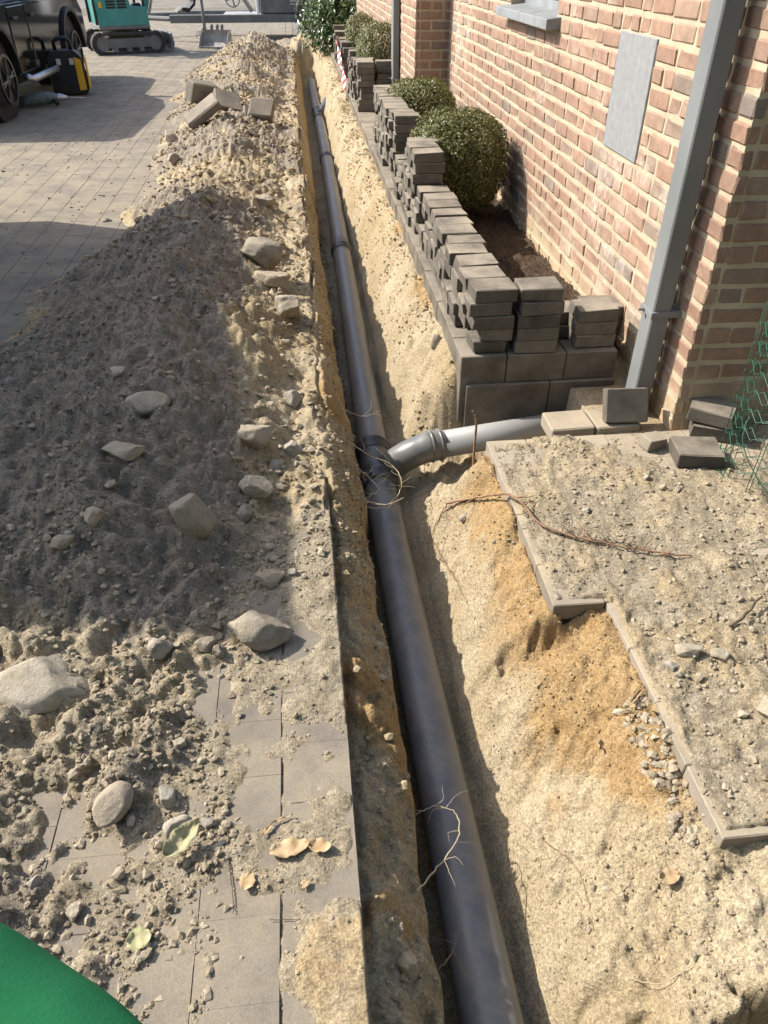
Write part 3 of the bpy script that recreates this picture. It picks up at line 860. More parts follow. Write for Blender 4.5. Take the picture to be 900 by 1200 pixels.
# flat stone slabs set into the wall
MB().box(WX - 0.004, WX + 0.05, PLY0 + 0.004, PLY1 - 0.004, PLZ0 + 0.004, PLZ1 - 0.004, 0.003).build('stone_slab', M['plate'], house)
# roof slab far above the picture, so the walls end in something
MB().box(WINGX - 0.35, 6.0, WY - 0.35, 17.8, TOP, TOP + 0.22, 0.02).build('roof_edge', M['sill'], house)

# unseen flat canopy, added to keep skylight off the wall round the corner
MB().box(1.95, 5.4, 0.95, WY + 0.1, 2.32, 2.46, 0.01).build('added_shade_canopy', M['sill'], house)

# ------------------------------------------------------------------ downpipes
def downpipe(x0, x1, y0, y1, label, brackets):
    t = empty('downpipe', (x1, (y0 + y1) / 2, 0), label, 'downpipe', 'grey downpipes on the house')
    cx, cy = x1, (y0 + y1) / 2
    pp = MB().box(x0 - cx, x1 - 0.004 - cx, y0 - cy, y1 - cy, -0.03, TOP - 0.02, 0.006).build('pipe', M['zinc'], t)
    for z in brackets:
        b = MB().box(x0 - 0.008 - cx, x1 - cx + 0.045, y0 - 0.008 - cy, y1 + 0.008 - cy, z - 0.014, z + 0.014, 0.002).build('bracket', M['zinc'], t)
        MB().tube([(x0 - 0.008 - cx, 0.02, z), (x0 - 0.035 - cx, 0.02, z)], 0.008, 8).build('bolt', M['steel'], b)
    return t
downpipe(1.497, 1.585, 2.965, 3.075, 'square grey zinc downpipe beside the near corner of the house', (0.47, 2.1))
downpipe(WINGX - 0.085, WINGX - 0.005, 10.15, 10.35, 'grey downpipe on the far wing behind the dark bushes', (0.5, 2.0))

# ------------------------------------------------------------------ kerb of the planting bed
kx0, kx1, ky, kz = 0.735, 0.965, 3.30, 0.15
kerb = empty('garden_kerb', (kx0, ky, 0), 'low dusty concrete kerb of the planting bed, carrying the stacked blocks', 'kerb')
y = ky
r = random.Random(4)
while y < 17:
    L_ = 0.5 if y > ky else 0.235
    j = r.uniform(-.004, .004)
    MB().box(j, kx1 - kx0 + j, y - ky + 0.003, y - ky + L_ - 0.003, -0.22, kz + r.uniform(-.002, .002), 0.004).build('kerb_block', M['kerb'], kerb)
    y += L_
x = kx1 + 0.003
while x < 1.5:
    L_ = min(0.30, 1.533 - x)
    j = r.uniform(-.004, .004)
    MB().box(x - kx0, x - kx0 + L_ - 0.004, j, 0.16 + j, 0.0, kz + r.uniform(-.004, .002), 0.004).build('kerb_block', M['kerb'], kerb)
    x += L_
for (a, b) in ((0.03, 0.46), (0.465, 0.80)):
    MB().box(a, b, -0.018, 0.15, -0.36, -0.003, 0.004).build('footing_block', M['kerb'], kerb)

# ------------------------------------------------------------------ stacked concrete blocks
BLX, BLY, BLZ = 0.205, 0.166, 0.0655
def block_mesh(seed, sx=BLX, sy=BLY, sz=BLZ):
    rr = random.Random(seed)
    V, F = bevel_box(sx, sy, sz - 0.002, 0.004)
    V = [(p[0] + rr.uniform(-.002, .002), p[1] + rr.uniform(-.002, .002), p[2] + rr.uniform(-.0008, .0008)) for p in V]
    for k_ in range(rr.choice((0, 1, 1, 2, 3))):          # knocked-off corners
        c_ = [rr.choice((-1, 1)) for _ in range(3)]; dd = [rr.uniform(.003, .014), rr.uniform(.003, .014), rr.uniform(.001, .007)]
        V = [tuple(p[i] - c_[i] * dd[i] * rr.uniform(.5, 1) for i in range(3)) if all(p[i] * c_[i] > 0 for i in range(3)) else p for p in V]
    me = bpy.data.meshes.new('concrete_block'); me.from_pydata(V, [], F); me.update(); me.materials.append(M['block'])
    return me
blocks = [block_mesh(k) for k in range(16)]
short = [block_mesh(20 + k, 0.168, 0.150) for k in range(6)]
ORD = ['topmost', 'second from top', 'third from top', 'fourth from top', 'fifth from top', 'sixth from top', 'seventh from top', 'eighth from top', 'ninth from top']
NUM = ['first', 'second', 'third', 'fourth', 'fifth', 'sixth', 'seventh', 'eighth', 'ninth', 'tenth', 'eleventh', 'twelfth', 'thirteenth', 'fourteenth', 'fifteenth', 'sixteenth', 'seventeenth', 'eighteenth', 'nineteenth', 'twentieth']
def stack(x, y, z0, n, where, group, rnd, jx=0.014, jy=0.007, gaps=True, rz=0.045):
    for k in range(n):
        sh = gaps and rnd.random() < 0.25 and k < n - 1
        me = rnd.choice(short if sh else blocks)
        o = bpy.data.objects.new('concrete_block', me)
        dx = rnd.uniform(-jx, jx) + (0.018 if sh else 0)
        o.location = (x + dx, y + rnd.uniform(-jy, jy), z0 + BLZ * (k + 0.5))
        o.rotation_euler = (rnd.uniform(-.004, .004), rnd.uniform(-.004, .004), rnd.uniform(-rz, rz))
        link(o)
        i = n - 1 - k
        tag(o, 'concrete block, %s of %s' % (ORD[i], where), 'concrete block', group)
rnd = random.Random(15)
GR = 'concrete blocks stacked along the garden kerb'
def run(y0, heights, name, x=0.868, dy=0.173):
    y = y0
    for k, n in enumerate(heights):
        lean = 0.01 * math.sin(y * 3.1)
        stack(x + lean + rnd.uniform(-.01, .01), y, kz + 0.002, n, '%s stack of the %s' % (NUM[k], name), GR, rnd)
        y += dy + rnd.uniform(0, 0.006)
run(3.395, [5, 5, 5, 5, 5, 5, 5, 5, 5, 5, 5], 'near low row')
run(5.37, [8, 8, 8], 'tall row by nearest bush')
run(5.93, [5, 4, 4, 4], 'low dip behind nearest bush')
run(6.72, [8, 8, 8, 8, 8, 8, 8, 8, 8, 8], 'long row by second bush')
run(10.30, [8, 8, 8], 'far row before third bush')
run(11.2, [7, 7, 8, 7, 7, 7], 'farther row by third bush')
run(13.3, [6, 7, 7, 6, 7, 7], 'last row near trench end')
run(15.3, [7, 7, 8], 'farthest row beyond the bushes')
# second line of stacks, standing on the kerb's near end
stack(1.110, 3.385, kz + 0.002, 5, 'the stack right of the near low row', GR, rnd, 0.008, 0.004, False, 0.05)
stack(1.275, 3.56, 0.085, 3, 'the low stack against the five-high stack', GR, rnd, 0.01, 0.01, False, 0.12)
stack(1.410, 3.42, kz + 0.002, 3, 'the three-high stack near the downpipe', GR, rnd, 0.006, 0.004, False, 0.05)
stack(1.525, 3.62, 0.085, 3, 'the low stack between the downpipe and wall', GR, rnd, 0.006, 0.004, False, 0.06)
stack(1.09, 8.45, 0.085, 9, 'the back stack between the second and third bush', GR, rnd, 0.006, 0.004, False, 0.05)
stack(1.10, 10.42, 0.085, 9, 'the back stack touching the third bush', GR, rnd, 0.006, 0.004, False, 0.05)

# loose blocks on the path by the downpipe
LG = 'loose blocks on the path by the downpipe'
def loose(name, x, y, z, rot, me, label):
    o = meshobj(name, me, M['block'], None, (x, y, z), rot)
    return tag(o, label, 'concrete block', LG)
lmesh = [block_mesh(60 + k, 0.195, 0.155, 0.066) for k in range(4)]
for m_ in lmesh:
    m_.materials[0] = M['block']
loose('concrete_block', 1.425, 2.885, 0.072, (math.radians(62), 0, math.radians(-4)), lmesh[0], 'grey concrete block tipped up on edge at the foot of the downpipe')
loose('concrete_block', 1.775, 2.72, 0.036, (0, 0, math.radians(-24)), lmesh[1], 'lower block of the pair lying beside the house corner')
loose('concrete_block', 1.765, 2.73, 0.108, (0.01, 0.02, math.radians(-33)), lmesh[2], 'upper block of the pair lying beside the house corner')
loose('concrete_block', 1.61, 2.52, 0.037, (0, 0, math.radians(-8)), lmesh[3], 'single grey block lying flat in front of the block pair')
half = block_mesh(70, 0.10, 0.08, 0.055); half.materials[0] = M['path_paver']
loose('block_fragment', 1.465, 2.64, 0.026, (0.05, 0.1, 0.3), half, 'small broken block piece left of the flat block')

# ------------------------------------------------------------------ drain pipe
PPX = [(0.2, .352), (1.0, .338), (1.8, .318), (2.6, .302), (3.2, .297), (4.2, .302), (5.4, .312), (6.66, .322), (8.5, .340), (10.3, .352), (12, .352), (13.8, .347), (15.5, .343), (17.2, .342)]
def ppx(y): return float(np.interp(y, [p[0] for p in PPX], [p[1] for p in PPX]))
PZ, PR = -0.405, 0.080
drain = empty('drain_pipe', (ppx(3.2), 3.2, PZ), 'long dark grey plastic drain pipe laid in the trench with a light grey side branch', 'pipe')
ox, oy, oz = ppx(3.2), 3.2, PZ
def dpt(y): return (ppx(y) - ox, y - oy, 0)
seams = [-1.0, 3.05, 6.66, 10.3, 13.35, 17.3]
for a, b in zip(seams[:-1], seams[1:]):
    n = 14
    MB().tube([dpt(a + (b - a) * k / n) for k in range(n + 1)], PR, 40).build('pipe_section', M['pipe'], drain, smooth=True)
def collar(y, w=0.12, r0=PR + 0.010, mat=None):
    mb = MB()
    pts = [(-.5, PR + .001), (-.47, r0 - .003), (-.42, r0), (.1, r0), (.14, r0 + .005), (.30, r0 + .005), (.34, r0), (.45, r0 - 0.003), (.5, PR + .001)]
    mb.tube([dpt(y + p[0] * w) for p in pts], [p[1] for p in pts], 40, False)
    return mb.build('collar', mat or M['collar'], drain, smooth=True)
for y in (6.66, 10.3): collar(y)
# tee with a slanting branch, elbow and side pipe
collar(3.05, 0.10, PR + .012); collar(3.34, 0.11, PR + .012)
MB().tube([dpt(3.08), dpt(3.32)], PR + 0.006, 40, False).build('tee_body', M['collar'], drain, smooth=True)
def loc3(p): return (p[0] - ox, p[1] - oy, p[2] - oz)
br = [(0.297, 3.17, -0.405), (0.36, 3.14, -0.355), (0.405, 3.115, -0.315)]
MB().tube([loc3(p) for p in br], 0.066, 32, False).build('tee_branch', M['collar'], drain, smooth=True)
def bez(p0, p1, p2, n):
    p0, p1, p2 = map(Vector, (p0, p1, p2))
    return [p0 * (1 - t) ** 2 + p1 * 2 * t * (1 - t) + p2 * t * t for t in [k / n for k in range(n + 1)]]
e0, e1, e2 = (0.385, 3.125, -0.335), (0.455, 3.085, -0.250), (0.560, 3.095, -0.225)
eb = bez(e0, e1, e2, 12)
MB().tube([loc3(p) for p in eb], [0.076, 0.079] + [0.0745] * 9 + [0.079, 0.079], 32, False).build('elbow', M['elbow'], drain, smooth=True)
d_ = (Vector((1.35, 3.215, -0.205)) - Vector(e2)).normalized()
for s in (0.0, 0.045):
    c = Vector(e2) + d_ * s
    MB().tube([loc3(c - d_ * 0.008), loc3(c - d_ * .004), loc3(c + d_ * .004), loc3(c + d_ * 0.008)], [0.075, 0.0835, 0.0835, 0.075], 32, False).build('socket_ring', M['elbow'], drain, smooth=True)
MB().tube([loc3(Vector(e2) - d_ * 0.02), loc3(Vector(e2) + d_ * .062)], 0.0775, 32, False).build('socket', M['elbow'], drain, smooth=True)
MB().tube([loc3(Vector(e2) + d_ * 0.03), loc3((1.35, 3.215, -0.205))], 0.068, 32).build('side_pipe', M['branch'], drain, smooth=True)
# far tee with an open stub
collar(13.1, 0.12); collar(13.75, 0.12)
MB().tube([dpt(13.1), dpt(13.75)], PR + .006, 32, False).build('tee_body', M['collar'], drain, smooth=True)
st = [(0.347, 13.25, -0.40), (0.43, 13.48, -0.32), (0.52, 13.72, -0.23)]
MB().tube([loc3(p) for p in st] + [loc3((0.525, 13.73, -0.225))], [0.066, 0.066, 0.070, 0.05], 24).build('stub', M['collar'], drain, smooth=True)

# ------------------------------------------------------------------ bushes
def leaf_cloud(n, R, ln, wd, seed, squash=1.0, shell=(0.78, 1.05), lump=0.06, floor=-0.9, up=0.35):
    q = np.random.RandomState(seed)
    d = q.normal(size=(n, 3)); d /= np.linalg.norm(d, axis=1)[:, None]
    # box-like roundness: a superellipsoid rather than a ball
    pw = 2.7
    s = (np.abs(d) ** pw).sum(1) ** (-1 / pw)
    lumps = 1 + lump * fbm(d[:, 0] * 2 + d[:, 2], d[:, 1] * 2 - d[:, 2] * 0.7, 0.45, 4, seed)
    rr = R * s * lumps * q.uniform(shell[0], shell[1], n) ** 0.8
    P = d * rr[:, None]; P[:, 2] *= squash
    keep = P[:, 2] > floor * R
    P = P[keep]; d = d[keep]; n = len(P)
    nrm = d + q.normal(size=(n, 3)) * 0.55; nrm[:, 2] += up
    nrm /= np.linalg.norm(nrm, axis=1)[:, None]
    t = q.normal(size=(n, 3)); t -= nrm * (t * nrm).sum(1)[:, None]; t /= np.linalg.norm(t, axis=1)[:, None]
    b = np.cross(nrm, t)
    l = ln * q.uniform(0.6, 1.3, n)[:, None]; w = wd * q.uniform(0.7, 1.2, n)[:, None]
    V = np.stack([P - t * l / 2, P + b * w / 2 + nrm * w * .15, P + t * l / 2, P - b * w / 2 + nrm * w * .15], 1)
    return V.reshape(-1, 3), np.arange(n * 4).reshape(n, 4)
def bush(x, y, zc, R, n, label, seed, leaf=(0.022, 0.014), squash=0.95, mat='boxleaf', name='boxwood_bush', lump=0.055):
    t = empty(name, (x, y, 0.07), label, 'bush', 'clipped bushes in the bed')
    V, F = leaf_cloud(n, R, leaf[0], leaf[1], seed, squash, lump=lump)
    V[:, 2] += zc - 0.07
    meshobj('foliage', np_mesh('foliage', V, F), M[mat], t)['kind'] = 'stuff'
    q = random.Random(seed)
    mb = MB()
    mb.tube([(0, 0, -0.06), (0.01, 0, 0.1), (0, 0.01, zc - 0.07)], [0.03, 0.025, 0.015], 8)
    for k in range(26):
        a = q.uniform(0, 6.28); e = q.uniform(-0.1, 1.3); L_ = R * q.uniform(0.7, 0.92)
        p = Vector((math.cos(a) * math.cos(e), math.sin(a) * math.cos(e), math.sin(e))) * L_
        mb.tube([(0, 0, 0.08), (p.x * .5, p.y * .5, zc - 0.12 + p.z * .3), (p.x, p.y, zc - 0.07 + p.z * squash)], [0.012, 0.007, 0.003], 5)
    mb.build('stem', M['bark'], t)
    return t
bush(1.19, 6.0, 0.47, 0.355, 30000, 'nearest round clipped box bush against the brick wall', 3)
bush(1.17, 7.85, 0.45, 0.35, 19000, 'second round box bush, lighter green, before the wing corner', 4, (0.026, 0.016))
bush(1.11, 11.2, 0.60, 0.43, 12000, 'third round box bush, brownish, beside the far block row', 5, (0.034, 0.02)).scale = (0.66, 1, 1)
bush(1.08, 13.7, 0.58, 0.40, 8000, 'farthest brownish clipped bush before the leafy shrub', 6, (0.038, 0.024)).scale = (0.6, 1, 1)
# large loose evergreen shrub at the back
t = empty('evergreen_shrub', (1.05, 17.4, 0), 'tall loose evergreen shrub with large pale leaves at the trench end', 'shrub')
Vs = []; Fs = []; o_ = 0
for k, (dx, dy, dz, R) in enumerate([(0, 0, .75, .55), (-.45, .2, .6, .45), (.4, .1, .7, .5), (.1, .5, 1.0, .55), (-.2, -.2, .45, .4), (.75, .5, .8, .5), (-.3, .6, .95, .45)]):
    V, F = leaf_cloud(900, R, 0.11, 0.05, 60 + k, 1.0, (0.45, 1.08), 0.25, -1.2, 0.5)
    V = V + np.array([dx, dy, dz]); Vs.append(V); Fs.append(F + o_); o_ += len(V)
meshobj('foliage', np_mesh('foliage', np.concatenate(Vs), np.concatenate(Fs)), M['rholeaf'], t)['kind'] = 'stuff'
mb = MB()
q = random.Random(8)
for k in range(22):
    a = q.uniform(0, 6.28); rr = q.uniform(.2, .8)
    mb.tube([(0.1, .2, -.05), (math.cos(a) * rr * .4 + .1, math.sin(a) * rr * .4 + .2, .5), (math.cos(a) * rr + .1, math.sin(a) * rr + .2, q.uniform(.7, 1.3))], [0.03, .018, .006], 6)
mb.build('stem', M['bark'], t)
#NEXT2
# ------------------------------------------------------------------ stones, slabs, leaves, twigs
def rock_mesh(seed, sx, sy, sz, sub=4, planes=16, rough=0.11):
    q = random.Random(seed)
    bm = bmesh.new(); bmesh.ops.create_icosphere(bm, subdivisions=sub, radius=1)
    pls = []
    for k in range(planes):
        n = Vector((q.gauss(0, 1), q.gauss(0, 1), q.gauss(0, 0.8))).normalized()
        pls.append((n, q.uniform(0.50, 0.80)))
    off = Vector((q.uniform(0, 50), q.uniform(0, 50), q.uniform(0, 50)))
    from mathutils import noise as mn
    for v in bm.verts:
        p = v.co.copy()
        for n, dd in pls:
            e = p.dot(n) - dd
            if e > 0: p -= n * e * 0.97
        k = mn.fractal(p * 1.6 + off, 1.0, 2.0, 4)
        k2 = mn.fractal(p * 5 + off, 0.8, 2.0, 4)
        p *= 1 + rough * k + rough * 0.42 * k2
        v.co = Vector((p.x * sx, p.y * sy, p.z * sz))
    me = bpy.data.meshes.new('stone'); bm.to_mesh(me); bm.free()
    me.polygons.foreach_set('use_smooth', [True] * len(me.polygons))
    me.materials.append(M['stone'])
    return me
def rock(x, y, size, label, seed, rz=0.0, tilt=(0, 0), sink=0.34, name='stone', cat='stone', group='stones on the spoil heap', mat=None, z=None, **kw):
    me = rock_mesh(seed, size[0] / 2, size[1] / 2, size[2] / 2, **kw)
    if mat: me.materials[0] = mat
    zz = soil1(x, y) if z is None else z
    zz = max(zz, -0.002) if x < 0.03 or x > 0.95 else zz
    o = meshobj(name, me, None, None, (x, y, zz + size[2] * (0.5 - sink)), (tilt[0], tilt[1], rz))
    return tag(o, label, cat, group)
#STONES
SG = 'stones on the spoil heap'
rock(-0.865, 1.50, (0.37, 0.24, 0.17), 'large pale flat rock at the left edge, sunlit on top', 101, 0.35, (0.15, 0.1), 0.28, planes=9)
rock(-0.222, 1.665, (0.235, 0.15, 0.105), 'pale angular stone overhanging the left paving, beside its long shadow', 102, -0.1, (0.1, 0.12), 0.12)
rock(-0.195, 1.93, (0.15, 0.095, 0.06), 'flat grey stone behind the pale angular stone', 103, -0.2, (0, 0.05), 0.2)
rock(-0.115, 1.96, (0.05, 0.045, 0.04), 'small pale stone touching the flat grey stone', 104, 0.4)
rock(-0.455, 2.10, (0.18, 0.14, 0.19), 'brown squared clod standing in the shaded heap', 105, 0.2, (-0.25, 0.05), 0.25, planes=12, rough=0.06, mat=M['clod'])
rock(-0.255, 2.66, (0.185, 0.14, 0.14), 'larger rounded grey stone, half in sun, at the shadow edge', 106, 0.3, (0.1, -0.1), 0.2)
rock(-0.262, 2.40, (0.165, 0.13, 0.12), 'rounded grey stone just below the half-sunlit stone', 107, -0.2, (0.1, 0.0), 0.22)
rock(-0.120, 2.74, (0.12, 0.10, 0.08), 'lumpy sand-coloured stone right of the half-sunlit stone', 108, 0.6)
rock(-0.285, 2.25, (0.085, 0.075, 0.07), 'small grey stone under the rounded grey stone', 109, 0.9)
rock(-0.175, 2.60, (0.10, 0.08, 0.06), 'grey lump wedged between the rounded stones', 110, 0.2)
rock(-0.565, 1.09, (0.085, 0.125, 0.07), 'smooth oval brown stone in the near left debris', 111, -0.5, (0, 0), 0.2, planes=2, rough=0.05)
rock(-0.520, 1.60, (0.085, 0.07, 0.09), 'grey pointed stone in the shade above the near debris', 112, 0.2)
rock(-0.100, 3.14, (0.115, 0.10, 0.12), 'single upright pale stone on the trodden sand by the trench', 113, 0.4)
rock(-0.120, 4.10, (0.24, 0.19, 0.22), 'big sandy lump on the heap shoulder beside the trench', 114, 0.2, (0.1, 0.1), 0.25, rough=0.14)
rock(-0.265, 4.66, (0.35, 0.22, 0.19), 'largest yellowish boulder on the sunlit heap beside the trench', 115, -0.25, (0.05, 0.15), 0.2)
rock(-0.225, 4.45, (0.26, 0.16, 0.11), 'greyer flat stone under the largest boulder', 116, -0.2, (0, 0), 0.3)
rock(-0.285, 6.17, (0.23, 0.16, 0.15), 'dark knobbly boulder on the heap above the largest boulder', 117, 0.1)
rock(-0.685, 2.77, (0.185, 0.11, 0.10), 'oval grey stone lying on the shaded heap side', 118, 0.15, (0.1, 0), 0.25, planes=3, rough=0.06)
rock(-0.715, 2.40, (0.20, 0.12, 0.05), 'flat slab half buried in the shaded heap', 119, 0.05, (0.15, 0.05), 0.4, planes=10, rough=0.05)
rock(-0.820, 2.94, (0.085, 0.06, 0.06), 'small round stone high on the shaded heap', 120)
rock(-0.850, 1.95, (0.12, 0.07, 0.045), 'thin pale stone at the left in the shade', 121, 0.5)
rock(-0.755, 2.03, (0.075, 0.07, 0.075), 'small pale cube-shaped stone left of the brown clod', 122, 0.5)
rock(-0.405, 1.04, (0.08, 0.06, 0.06), 'broken brown stone behind the withered green leaf', 123, 0.5, planes=10)
rock(-0.440, 1.12, (0.065, 0.075, 0.06), 'upright brown stone left of the near paving', 124, 0.2)
rock(-0.333, 1.045, (0.05, 0.035, 0.035), 'small brown stone at the paving edge', 125, -0.5)
rock(-0.385, 1.62, (0.08, 0.06, 0.05), 'flat tan stone below the shade line', 126, 0.3)
rock(-0.345, 1.60, (0.045, 0.045, 0.055), 'small whitish stone beside the tan stone', 127, 0.1)
rock(-0.36, 1.72, (0.05, 0.04, 0.04), 'pinkish pebble above the whitish stone', 128, 0.1)
rock(-0.42, 1.27, (0.045, 0.055, 0.045), 'pale pebble in the middle of the sunlit debris', 129, 0.7)
rock(-0.720, 0.93, (0.055, 0.055, 0.05), 'lumpy brown stone at the left edge near the green sleeve', 130)
rock(-0.62, 0.86, (0.05, 0.05, 0.05), 'rounded clod just above the green sleeve', 131)
rock(-0.53, 0.93, (0.045, 0.04, 0.035), 'rounded tan pebble above the sleeve, in loose grit', 132)
rock(-1.385, 9.12, (0.19, 0.16, 0.15), 'grey cube-shaped stone on the driveway beside the heap foot', 133, 0.3, planes=11, rough=0.05)
rock(-1.235, 8.05, (0.14, 0.12, 0.12), 'small rounded stone at the heap foot beyond the shadow', 134, 0.3)
rock(-1.58, 6.38, (0.10, 0.06, 0.04), 'flat chip lying alone on the driveway by the shadow edge', 135, 0.2)
RG = 'stones on the right path'
rock(1.092, 1.445, (0.12, 0.075, 0.055), 'largest pale stone on the right path', 141, -0.1, group=RG)
rock(1.182, 1.425, (0.065, 0.06, 0.06), 'rounded pale stone right of the largest path stone', 142, 0.3, group=RG)
rock(1.235, 1.20, (0.10, 0.12, 0.09), 'pale lump cut by the right picture edge', 143, 0.3, group=RG)
rock(1.02, 1.40, (0.06, 0.045, 0.03), 'reddish flat pebble left of the largest path stone', 144, -0.6, group=RG)
rock(1.03, 1.36, (0.05, 0.03, 0.025), 'small pale chip under the reddish pebble', 145, -0.2, group=RG)
rock(1.37, 2.30, (0.05, 0.04, 0.035), 'pale clod on the path in front of the loose blocks', 146, 0.2, group=RG)
rock(1.42, 2.27, (0.05, 0.04, 0.03), 'second pale clod right of the first, before the loose blocks', 147, 0.5, group=RG)
rock(1.33, 2.37, (0.04, 0.03, 0.025), 'small clod nearest the block fragment', 148, 0.5, group=RG)
rock(1.03, 2.20, (0.035, 0.03, 0.025), 'dark pebble alone on the middle of the path', 149, 0.5, group=RG)
rock(0.135, 0.715, (0.055, 0.085, 0.07), 'pale stone on the trench ledge near the bottom', 151, 0.2, group='stones in the trench')
rock(0.120, 0.79, (0.03, 0.03, 0.025), 'small pale chip above the ledge stone', 152, 0.2, group='stones in the trench')
rock(0.615, 2.50, (0.055, 0.04, 0.035), 'white rounded pebble on the sand slope under the root', 153, 0.5, group='stones in the trench', planes=2)
rock(0.690, 3.80, (0.07, 0.06, 0.10), 'grey stone leaning on the kerb side', 154, 0.2, group='stones in the trench')
# pieces of old concrete thrown on the heap
def slab(x, y, sx, sy, sz, rot, label, seed, dz=0.0):
    me = rock_mesh(seed, sx / 2, sy / 2, sz / 2, 3, 0, 0.03)
    V, F = bevel_box(sx, sy, sz, 0.012)
    q = random.Random(seed)
    me = bpy.data.meshes.new('concrete_slab')
    me.from_pydata([(p[0] + q.uniform(-.008, .008), p[1] + q.uniform(-.008, .008), p[2] + q.uniform(-.004, .004)) for p in V], [], F)
    me.update()
    o = meshobj('concrete_slab', me, M['driveway_paver'], None, (x, y, soil1(x, y) + dz), rot)
    return tag(o, label, 'concrete slab', 'broken slabs on the far heap')
slab(-1.03, 9.35, 0.42, 0.34, 0.09, (0.12, -0.55, 0.2), 'largest broken concrete slab, tilted up on the heap', 201, 0.13)
slab(-1.22, 11.3, 0.36, 0.20, 0.24, (0.2, 0.2, 0.5), 'blocky concrete piece just behind the tilted slab', 202, 0.10)
slab(-0.80, 9.95, 0.30, 0.30, 0.07, (0.5, 0.25, 0.2), 'leaning concrete piece right of the tilted slab', 203, 0.09)
slab(-0.40, 9.75, 0.28, 0.24, 0.08, (0.75, 0.1, -0.2), 'upright concrete piece nearest the trench', 204, 0.10)

# dry leaves
def leaf_mesh(seed, L, W, curl):
    q = random.Random(seed)
    n, m = 10, 5
    V = []; F = []
    for i in range(n + 1):
        t = i / n
        w = W * math.sin(math.pi * min(1, t * 0.92 + 0.06)) ** 0.75 * (1 + q.uniform(-.12, .12))
        for j in range(m):
            s = j / (m - 1) * 2 - 1
            V.append((L * (t - .5), w / 2 * s, curl * L * ((s * s) * 0.5 + 0.7 * (t - .5) ** 2) + q.uniform(-1, 1) * 0.03 * L + 0.05 * L * math.sin(t * 14) * abs(s)))
    for i in range(n):
        for j in range(m - 1):
            a = i * m + j
            F.append((a, a + 1, a + m + 1, a + m))
    me = bpy.data.meshes.new('dry_leaf'); me.from_pydata(V, [], F); me.update()
    me.polygons.foreach_set('use_smooth', [True] * len(me.polygons))
    return me
def leaf(x, y, L, W, rz, label, seed, curl=0.2, mat='dryleaf', dz=0.008, tilt=(0, 0)):
    z = soil1(x, y)
    if x < 0.03 or x > 0.95: z = max(z, 0.0)
    o = meshobj('dry_leaf', leaf_mesh(seed, L, W, curl * 0.55), M[mat], None, (x, y, z + dz), (tilt[0], tilt[1], rz))
    md = o.modifiers.new('thickness', 'SOLIDIFY'); md.thickness = 0.0008
    return tag(o, label, 'leaf', 'fallen leaves')
leaf(-0.130, 0.955, 0.098, 0.050, 0.15, 'largest yellow dry leaf lying across the paving joint', 301)
leaf(-0.058, 0.952, 0.062, 0.036, -0.25, 'crumpled tan leaf right of the yellow leaf', 302, 0.5)
leaf(-0.228, 0.885, 0.045, 0.036, 1.2, 'small brown leaf left of the joint, by itself', 303, 0.4)
leaf(-0.095, 0.865, 0.025, 0.018, 0.8, 'tiny pinkish leaf below the crumpled leaf', 304, 0.4)
leaf(-0.385, 0.99, 0.105, 0.052, 0.75, 'curled withered green leaf over the brown stone', 305, 0.55, 'greenleaf', 0.035, (0.3, -0.2))
leaf(-0.46, 0.78, 0.055, 0.05, 0.3, 'grey-green dried leaf above the green sleeve', 306, 0.5, 'greenleaf')
leaf(0.112, 0.905, 0.045, 0.03, -0.6, 'pale curled leaf on the trench ledge', 307, 0.5, 'dryleaf', 0.015, (0.4, 0.2))
leaf(0.812, 0.845, 0.055, 0.04, 0.1, 'pinkish brown curled leaf on the sand bottom right', 308, 0.6, 'dryleaf', 0.015)
leaf(0.90, 1.335, 0.075, 0.012, 0.7, 'yellow dry blade of grass, upper of the tuft by the path edge', 309, 0.3, 'dryleaf', 0.015)
leaf(0.885, 1.315, 0.085, 0.013, 0.35, 'yellow dry blade of grass, middle of the tuft by the path edge', 310, 0.3, 'dryleaf', 0.018)
leaf(0.875, 1.29, 0.075, 0.014, 0.1, 'yellow dry blade of grass, lower of the tuft by the path edge', 311, 0.3, 'dryleaf', 0.015)
leaf(0.925, 1.275, 0.05, 0.03, -0.7, 'pale dry leaf right of the grass tuft', 312, 0.5, 'dryleaf', 0.02)
leaf(0.785, 1.262, 0.05, 0.03, 0.9, 'dark dry leaf on the ochre sand left of the grass tuft', 313, 0.5, 'dryleaf', 0.02, (0.5, 0.3))
leaf(-0.150, 1.035, 0.06, 0.008, 0.3, 'thin yellow straw above the largest yellow leaf', 314, 0.15, 'dryleaf', 0.006)
leaf(-0.185, 1.01, 0.04, 0.014, 0.9, 'reddish leaf scrap left of the thin straw', 315, 0.3, 'dryleaf', 0.006)
leaf(0.98, 0.905, 0.10, 0.035, 0.1, 'olive leaf under the path edge at the right', 316, 0.4, 'greenleaf', -0.03)

